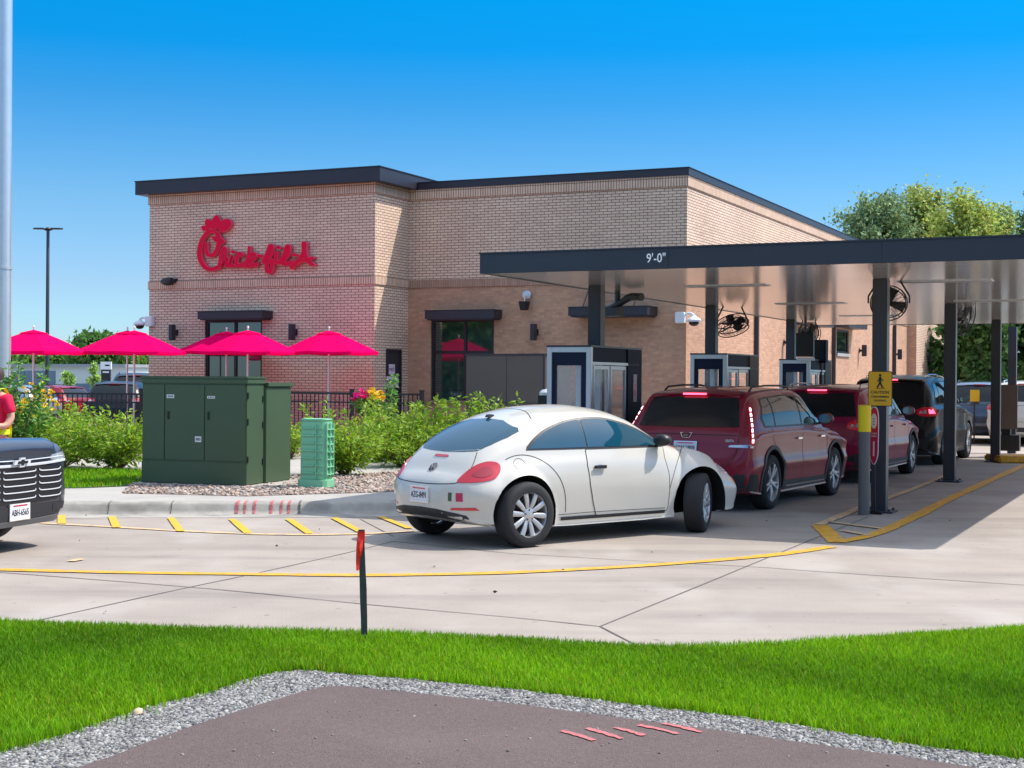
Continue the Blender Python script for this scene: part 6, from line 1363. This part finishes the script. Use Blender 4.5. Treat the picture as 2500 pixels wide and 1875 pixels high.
        p, nn = c.hit(sd, L - 1.58, zb_ + .02); cx, cz, cy = L - 1.60, zb_ + z(.06), p.y + yd * .13; mb = MB()
        rows = [[Vector((cx + a, cy + .115 * r_ * math.cos(q * math.pi / 6), cz + .082 * r_ * math.sin(q * math.pi / 6))) for q in range(12)] for a, r_ in ((-.07, .85), (-.06, 1.0), (0, 1.0), (.05, .8), (.08, .3))]
        mb.grid(rows, close=True); mb.add(rows[-1], [tuple(range(12))]); mi_ = mb.build('mirror', paint, t, smooth=True, sharp=60)
        mb = MB(); mb.add(rows[0], [tuple(range(12))]); mb.build('mirror_glass', M_chr, mi_); mb = MB(); mb.bar((cx + .02, p.y - yd * .02, cz - .07), (cx + .02, cy, cz - .05), .06, .03); mb.build('mirror_arm', M_black, t)
        if rails:
            mb = MB(); y_ = yd * .60
            pts = [Vector((x, y_, c.hit('T', x, y_)[0].z + (0 if i in (0, 5) else .045))) for i, x in enumerate((.75, .85, 1.4, 2.0, L - 2.3, L - 2.2))]; mb.tube(pts, .014, 6); mb.build('roof_rail', M_black if dark_trim else M_chr, t, smooth=True)
    # rear
    gl = [(-.70, z(1.10)), (-.665, z(1.25)), (-.62, z(1.42)), (-.58, z(1.47)), (0, z(1.485)), (.58, z(1.47)), (.62, z(1.42)), (.665, z(1.25)), (.70, z(1.10)), (0, z(1.09))]; c.panel('rear_glass', gl, 'B', glass, .005, res=.08)
    sp_ = MB(); xr = .13 + slope
    rows = []
    for y in np.linspace(-.62, .62, 9):
        zt2 = z(1.555) - .03 * (y / .62) ** 2; rows.append([Vector((xr + .22, y, zt2 + .012)), Vector((xr - .02, y, zt2 - .005)), Vector((xr - .085 + .03 * (abs(y) / .62) ** 2, y, zt2 - .03)), Vector((xr - .06, y, zt2 - .055)), Vector((xr + .06, y, zt2 - .06))])
    sp_.grid(rows); so_ = sp_.build('spoiler', paint, t, smooth=True, sharp=50)
    mb = MB(); mb.box(xr - .10, xr - .05, -.16, .16, z(1.555) - .045, z(1.555) - .022); mb.build('brake_lamp', M_tailE if lit else M_tail, t)
    mb = MB(); c.seam(mb, [(-.72, z(1.06)), (-.70, z(.80)), (-.60, z(.62)), (-.3, z(.60)), (.3, z(.60)), (.60, z(.62)), (.70, z(.80)), (.72, z(1.06))], 'B', .009, .002); c.seam(mb, [(-.70, z(.995)), (0, z(1.0)), (.70, z(.995))], 'B', .010, .002); mb.build('panel_gap', M_gap, t, fixn=False)
    vl = [(-.80, .30), (-.82, z(.50)), (-.5, z(.47)), (0, z(.46)), (.5, z(.47)), (.82, z(.50)), (.80, .30)]; c.panel('rear_valance', vl, 'B', cladm, .008, res=.1)
    for s_ in (-1, 1):
        if clad: c.panel('corner_cladding', [(s_ * .50, .30), (s_ * .50, z(.505)), (s_ * .80, z(.505)), (s_ * .86, .42), (s_ * .86, .27)], ('D', 45 * s_), cladm, .011, res=.08)
    for s_ in (-1, 1):
        if rear == 'blade':
            b0 = [(s_ * a, z(b)) for a, b in ((.775, 1.37), (.815, 1.37), (.795, 1.20), (.755, .98), (.735, .87), (.67, .86), (.685, .94), (.74, 1.15))]; dx_ = ('D', 45 * s_); l = c.panel('tail_lamp', b0, dx_, M_tail, .010, res=.04)
            for q in range(7):
                f0, f1 = q / 7 + .02, (q + 1) / 7 - .035; y0, y1 = .783 - (f0 ** 1.2) * .092, .783 - (f1 ** 1.2) * .092; c.panel('led_segment', [(s_ * (y0), z(1.35 - .46 * f0)), (s_ * (y0 + .022), z(1.35 - .46 * f0)), (s_ * (y1 + .022), z(1.35 - .46 * f1)), (s_ * y1, z(1.35 - .46 * f1))], dx_, M_tailW, .014, res=.1, parent=l)
            c.panel('lamp_foot', [(s_ * a, z(b)) for a, b in ((.44, .845), (.46, .872), (.68, .882), (.73, .86), (.72, .84))], dx_, M_clear, .010, res=.06)
        else:
            b0 = [(s_ * a, z(b)) for a, b in ((.44, .93), (.46, 1.0), (.56, 1.04), (.80, 1.05), (.83, .98), (.76, .89), (.60, .88), (.48, .89))]; dx_ = ('D', 45 * s_); l = c.panel('tail_lamp', b0, dx_, M_tail, .010, res=.05)
            c.panel('lit_lens', [(s_ * a, z(b)) for a, b in ((.63, .93), (.64, 1.0), (.74, 1.01), (.74, .93))], dx_, M_tailE if lit else M_tail, .014, res=.1, parent=l)
            c.panel('reverse_lens', [(s_ * a, z(b)) for a, b in ((.48, .93), (.50, .98), (.60, .99), (.60, .93))], dx_, M_clear, .014, res=.1, parent=l)
        c.panel('headlight', [(s_ * a, z(b)) for a, b in ((.50, .80), (.52, .84), (.72, .86), (.80, .86), (.80, .81), (.66, .78))], 'F', M_clear, .006, res=.08)
    ws_ = [(-.74, z(1.08)), (-.64, z(1.42)), (-.58, z(1.49)), (0, z(1.52)), (.58, z(1.49)), (.64, z(1.42)), (.74, z(1.08)), (0, z(1.10))]; c.panel('windscreen', ws_, 'F', glass, .004, res=.08)
    if front: c.panel('grille', [(-.52, z(.50)), (-.60, z(.74)), (0, z(.76)), (.60, z(.74)), (.52, z(.50))], 'F', M_black, .006, res=.08)
    return t, c
t, c = suv('suv_car', 'maroon suv with lit vertical tail lamps waiting ahead of the white car', M_cmar, hw=.915)
place(t, G(1886, 1244), G(2046, 1208), .935 - .05, .90, 3.68)
c.plate('ARM-2809', 0.0, .825, 'B')
p, nn = c.hit('B', 0, .985); mb = MB(); xd = Vector((0, -1, 0)); yd = (Vector((0, 0, 1)) - nn * nn.z).normalized()
for a, b, w in (((-.075, .03), (-.045, -.028), .018), ((.075, .03), (.045, -.028), .018), ((-.045, -.03), (.045, -.03), .012), ((-.085, .034), (-.04, .034), .012), ((.085, .034), (.04, .034), .012), ((-.03, .0), (.03, .0), .04)):
    mb.bar(p + xd * a[0] + yd * a[1] + nn * .008, p + xd * b[0] + yd * b[1] + nn * .008, w, .006)
mb.build('badge', M_chr, t, fixn=False)
mb = MB(); put_text(mb, '350T4', .045, c.hit('B', -.60, .925)[0] + Vector((-.012, 0, 0)), (0, -1, 0), (0, 0, 1), .002, 0, .001); mb.build('badge', M_chr, t, fixn=False)
hd = t.rotation_euler.z
t2, c2 = suv('suv_car', 'darker magenta suv second in the drive-through queue, behind the caution sign', M_cmar2, L=4.58, Hh=1.66, hw=.92, rear='wrap', slope=.26, dark_trim=False, clad=True)
w2f = G(2222, 1157); h2 = Vector((math.cos(hd + .04), math.sin(hd + .04), 0)); place(t2, w2f - h2 * 2.7, w2f, .87, .88, 3.58); c2.plate('', 0, .80, 'B')
t3, c3 = suv('suv_car', 'tall black suv third in the drive-through queue with lit red tail lamps', M_cblk, L=5.1, Hh=1.86, hw=.99, wr_=.40, wx=1.05, fx=4.05, rear='wrap', slope=.18, dark_trim=False, clad=False)
w3f = G(2362, 1118); h3 = Vector((math.cos(hd + .05), math.sin(hd + .05), 0)); place(t3, w3f - h3 * 3.0, w3f, .94, 1.05, 4.05); c3.plate('', .0, 1.0, 'B')
t4, c4 = suv('suv_car', 'blue grey suv seen from behind far down the lane at the right', M_cblue, L=4.7, Hh=1.75, hw=.95, rear='wrap', detail=False, lit=False)
p = P(2408, 1000, 40); t4.location = (p.x - .2, p.y, 0); t4.rotation_euler = (0, 0, R(70))
t5, c5 = suv('suv_car', 'white suv with silver roof rails partly hidden behind the third right column', M_cwhite, L=4.8, Hh=1.78, hw=.96, wr_=.38, rear='wrap', detail=False, lit=False, dark_trim=False, clad=False)
w5 = G(2408, 1088); h5 = Vector((math.cos(R(62)), math.sin(R(62)), 0)); place(t5, w5, w5 + h5 * 2.8, .9, .9, 3.7); t5.location.x += 2.05
t5b = copy_tree(t5); t5b['label'] = 'white vehicle facing away at the far right edge beyond the yellow kerb'; p = G(2520, 1085); t5b.location = (p.x + .6, p.y, 0); t5b.rotation_euler = (0, 0, R(66))
# parked cars in the lot on the left
def parked(src, u, Y, rz, label, paint=None, s=.88, dz=0):
    t_ = copy_tree(src); p_ = P(u, 960, Y); t_.location = (p_.x, p_.y, dz); t_.rotation_euler = (0, 0, R(rz)); t_.scale = (1, 1, s); tag(t_, label, 'car', 'cars parked in the lot beyond the railing')
    if paint:
        for ch in t_.children:
            if ch.data and ch.type == 'MESH' and any(m_ and m_.name in ('car_white', 'car_blue_grey', 'car_maroon', 'car_black') for m_ in ch.data.materials):
                ch.data = ch.data.copy()
                for i_, m_ in enumerate(ch.data.materials):
                    if m_.name in ('car_white', 'car_blue_grey', 'car_maroon', 'car_black'): ch.data.materials[i_] = paint
    return t_
parked(t4, 335, 50, 105, 'tall dark van or pickup parked beside the left building corner', M_cblk, 1.05)
parked(t4, 275, 47, 95, 'black suv with roof rails parked below the pylon sign', M_cblk)
parked(t4, 200, 52, 160, 'maroon car parked between the silver and black cars', M_cmar, .78)
parked(t4, 120, 49, 165, 'silver car parked behind the lamp pole', M_csilv, .80)
parked(t4, 50, 55, 160, 'white car parked at the far left behind the shrubs', M_cwhite, .8)

# ---- dark blue suv nose at the left edge ----
t6, c6 = suv('suv_car', 'dark blue grey suv entering at the left edge, only its chrome barred front visible', mat('car_slate', (.022, .029, .046), .28, .3, coat=0.8), L=4.95, Hh=1.78, hw=.98, wr_=.38, wx=1.05, fx=3.93, rear='wrap', front=False, lit=False, dark_trim=False, blunt=True)
nose = P(46, 1135, 13.85); hdv = -.30; h6 = Vector((math.cos(hdv), math.sin(hdv), 0)); t6.location = (nose.x - h6.x * 4.95, nose.y - h6.y * 4.95, 0); t6.rotation_euler = (0, 0, hdv)
z = lambda v: v * 1.78 / 1.63
c6.panel('grille', [(-.60, .48), (-.70, .60), (-.72, .80), (0, .84), (.72, .80), (.70, .60), (.60, .48), (0, .46)], 'F', M_black, .008, res=.06)
mb = MB()
for zz in (.52, .585, .65, .715, .775):
    for a, b in ((-.66, -.30), (-.25, .25), (.30, .66)): c6.seam(mb, [(a, zz + .02), (a + .05, zz), (b - .05, zz), (b, zz + .02)], 'F', .011, .016, m=0)
mb.build('grille_bar', M_trim, t6, fixn=False)
mb = MB(); c6.seam(mb, [(-.78, .86), (-.4, .845), (0, .84), (.4, .845), (.78, .86)], 'F', .026, .010); c6.seam(mb, [(-.74, .90), (0, .885), (.74, .90)], 'F', .010, .008); mb.build('chrome_strip', M_trim, t6, fixn=False)
for s_ in (-1, 1): c6.panel('fog_lamp', [(s_ * .52, .37), (s_ * .54, .44), (s_ * .74, .45), (s_ * .76, .38)], 'F', M_clad, .012, res=.06)
c6.panel('lower_bumper', [(-.60, .27), (-.66, .33), (0, .31), (.66, .33), (.60, .27)], 'F', mat('bumper_grey', (.16, .16, .165), .5), .014, res=.06); c6.panel('front_valance', [(-.66, .335), (-.70, .455), (0, .45), (.70, .455), (.66, .335), (0, .315)], 'F', M_clad, .008, res=.06)
c6.plate('ABH-6565', 0.0, .40, 'F')
p, nn = c6.hit('F', 0, .87); mb = MB(); X = Vector((0, 1, 0)); Z3 = Vector((0, 0, 1)); c_ = p + Vector((.045, 0, 0))
def bow(sc, dx_, m):
    pts = [(-.13, -.018), (-.115, .022), (-.04, .022), (-.03, .045), (.045, .045), (.035, .022), (.13, .022), (.115, -.018), (.035, -.018), (.025, -.045), (-.045, -.045), (-.035, -.018)]
    q = [c_ + X * a * sc + Z3 * b * sc + Vector((dx_, 0, 0)) for a, b in pts]; n = len(q); bk = [v - Vector((.02, 0, 0)) for v in q]; mb.add(q + bk, [tuple(range(n))] + [(i, (i + 1) % n, n + (i + 1) % n, n + i) for i in range(n)], m)
bow(1.0, 0, 0); bow(.62, .004, 1); mb.build('badge', [M_trim, M_black], t6, fixn=False)

# ---------------- person at the left edge ----------------
def skin_body(name, verts, edges, rad, m, parent, lvl=2, mats=None):
    me = bpy.data.meshes.new(name); me.from_pydata(verts, edges, []); o = bpy.data.objects.new(name, me); COL.objects.link(o)
    md = o.modifiers.new('s', 'SKIN'); md.use_smooth_shade = True
    for i, r in enumerate(rad): sv = me.skin_vertices[0].data[i]; sv.radius = r if isinstance(r, tuple) else (r, r); sv.use_root = (i == 0)
    sb = o.modifiers.new('u', 'SUBSURF'); sb.levels = lvl; sb.render_levels = lvl
    dg = bpy.context.evaluated_depsgraph_get(); me2 = bpy.data.meshes.new_from_object(o.evaluated_get(dg)); o.modifiers.clear(); o.data = me2; me2.materials.clear(); me2.materials.append(m); me2.polygons.foreach_set('use_smooth', np.ones(len(me2.polygons), bool)); o.parent = parent; return o
pp = P(-14, 1000, 17.2)
t = empty('person', (pp.x, pp.y, 0), R(-20), 'person in a red polo and yellow vest holding a tablet at the left edge', 'person')
# local: facing -y
vb = [(0, 0, .95), (0, .0, 1.12), (0, .01, 1.30), (0, .0, 1.44), (0, -.01, 1.52), (0, -.02, 1.60), (0, -.03, 1.70),
      (.17, .0, 1.42), (.235, .02, 1.20), (.22, -.06, 1.10), (.13, -.24, 1.10), (.08, -.31, 1.12), (-.17, 0, 1.42), (-.235, .02, 1.20), (-.22, -.06, 1.10), (-.13, -.24, 1.10), (-.08, -.31, 1.12),
      (.09, 0, .88), (.10, 0, .50), (.10, .02, .09), (.10, -.12, .05), (-.09, 0, .88), (-.10, 0, .50), (-.10, .02, .09), (-.10, -.12, .05)]
eb_ = [(0, 1), (1, 2), (2, 3), (3, 4), (4, 5), (5, 6), (3, 7), (7, 8), (8, 9), (9, 10), (10, 11), (3, 12), (12, 13), (13, 14), (14, 15), (15, 16), (0, 17), (17, 18), (18, 19), (19, 20), (0, 21), (21, 22), (22, 23), (23, 24)]
rb = [(.15, .10), (.14, .10), (.16, .11), (.13, .09), .055, (.075, .09), (.08, .10), .065, .046, .042, .032, (.035, .018), .065, .046, .042, .032, (.035, .018), .085, .058, .042, .04, .085, .058, .042, .04]
skin_body('body', vb, eb_, rb, M_skin, t)
vs = [(0, 0, .90), (0, 0, 1.10), (0, .01, 1.30), (0, 0, 1.44), (.17, 0, 1.42), (.228, .015, 1.23), (-.17, 0, 1.42), (-.228, .015, 1.23)]
skin_body('polo_shirt', vs, [(0, 1), (1, 2), (2, 3), (3, 4), (4, 5), (3, 6), (6, 7)], [(.175, .125), (.165, .125), (.185, .13), (.13, .10), .085, .072, .085, .072], M_shirt, t)
skin_body('trousers', [(0, 0, .93), (.095, 0, .84), (.105, 0, .50), (.10, .02, .12), (-.095, 0, .84), (-.105, 0, .50), (-.10, .02, .12)], [(0, 1), (1, 2), (2, 3), (0, 4), (4, 5), (5, 6)], [(.165, .12), .10, .075, .06, .10, .075, .06], M_trous, t)
mb = MB()
for s_ in (-1, 1):
    for off, wd_ in ((0, .05),):
        mb.grid([[Vector((s_ * (.115 + .0) + q, y, zz)) for q in (-wd_ / 2, wd_ / 2)] for y, zz in ((-.135, .95), (-.142, 1.15), (-.15, 1.32), (-.125, 1.44), (-.06, 1.535), (.04, 1.545), (.12, 1.45), (.148, 1.30), (.14, .95))])
mb.grid([[Vector((.19 * math.cos(a), .145 * math.sin(a), zz)) for zz in (1.0, 1.06)] for a in [k * math.pi / 12 for k in range(25)]])
mb.build('safety_vest', M_vest, t, smooth=True, fixn=False)
mb = MB(); mb.lathe([(.0, 1.80), (.06, 1.795), (.098, 1.75), (.104, 1.69), (.096, 1.64), (.0, 1.64)], (0, .012, 0), 20); mb.build('hair', M_hair, t, smooth=True)
mb = MB(); mb.obox((0, -.098, 1.645), ((1, 0, 0), (0, 1, 0), (0, 0, 1)), (.022, .03, .04)); mb.build('nose', M_skin, t, bevel=.008)
mb = MB(); mb.obox((0, -.34, 1.15), ((1, 0, 0), (0, .8, .55), (0, -.55, .8)), (.22, .15, .012)); o = mb.build('tablet', M_black, bevel=.004); o.location = t.location; o.rotation_euler = t.rotation_euler; tag(o, 'dark tablet held by the person in the pink red polo', 'tablet')
for s_ in (-1, 1):
    for k in range(4):
        a = Vector((s_ * .085, -.30 - .012 * k, 1.135 + .008 * k)); skin_body('finger', [tuple(a), tuple(a + Vector((-s_ * .03, -.03, -.005))), tuple(a + Vector((-s_ * .055, -.032, .012)))], [(0, 1), (1, 2)], [.0095, .0088, .0075], M_skin, t, 1)
    a = Vector((s_ * .09, -.29, 1.15)); skin_body('thumb', [tuple(a), tuple(a + Vector((-s_ * .02, -.03, .02))), tuple(a + Vector((-s_ * .04, -.05, .018)))], [(0, 1), (1, 2)], [.012, .010, .0085], M_skin, t, 1)
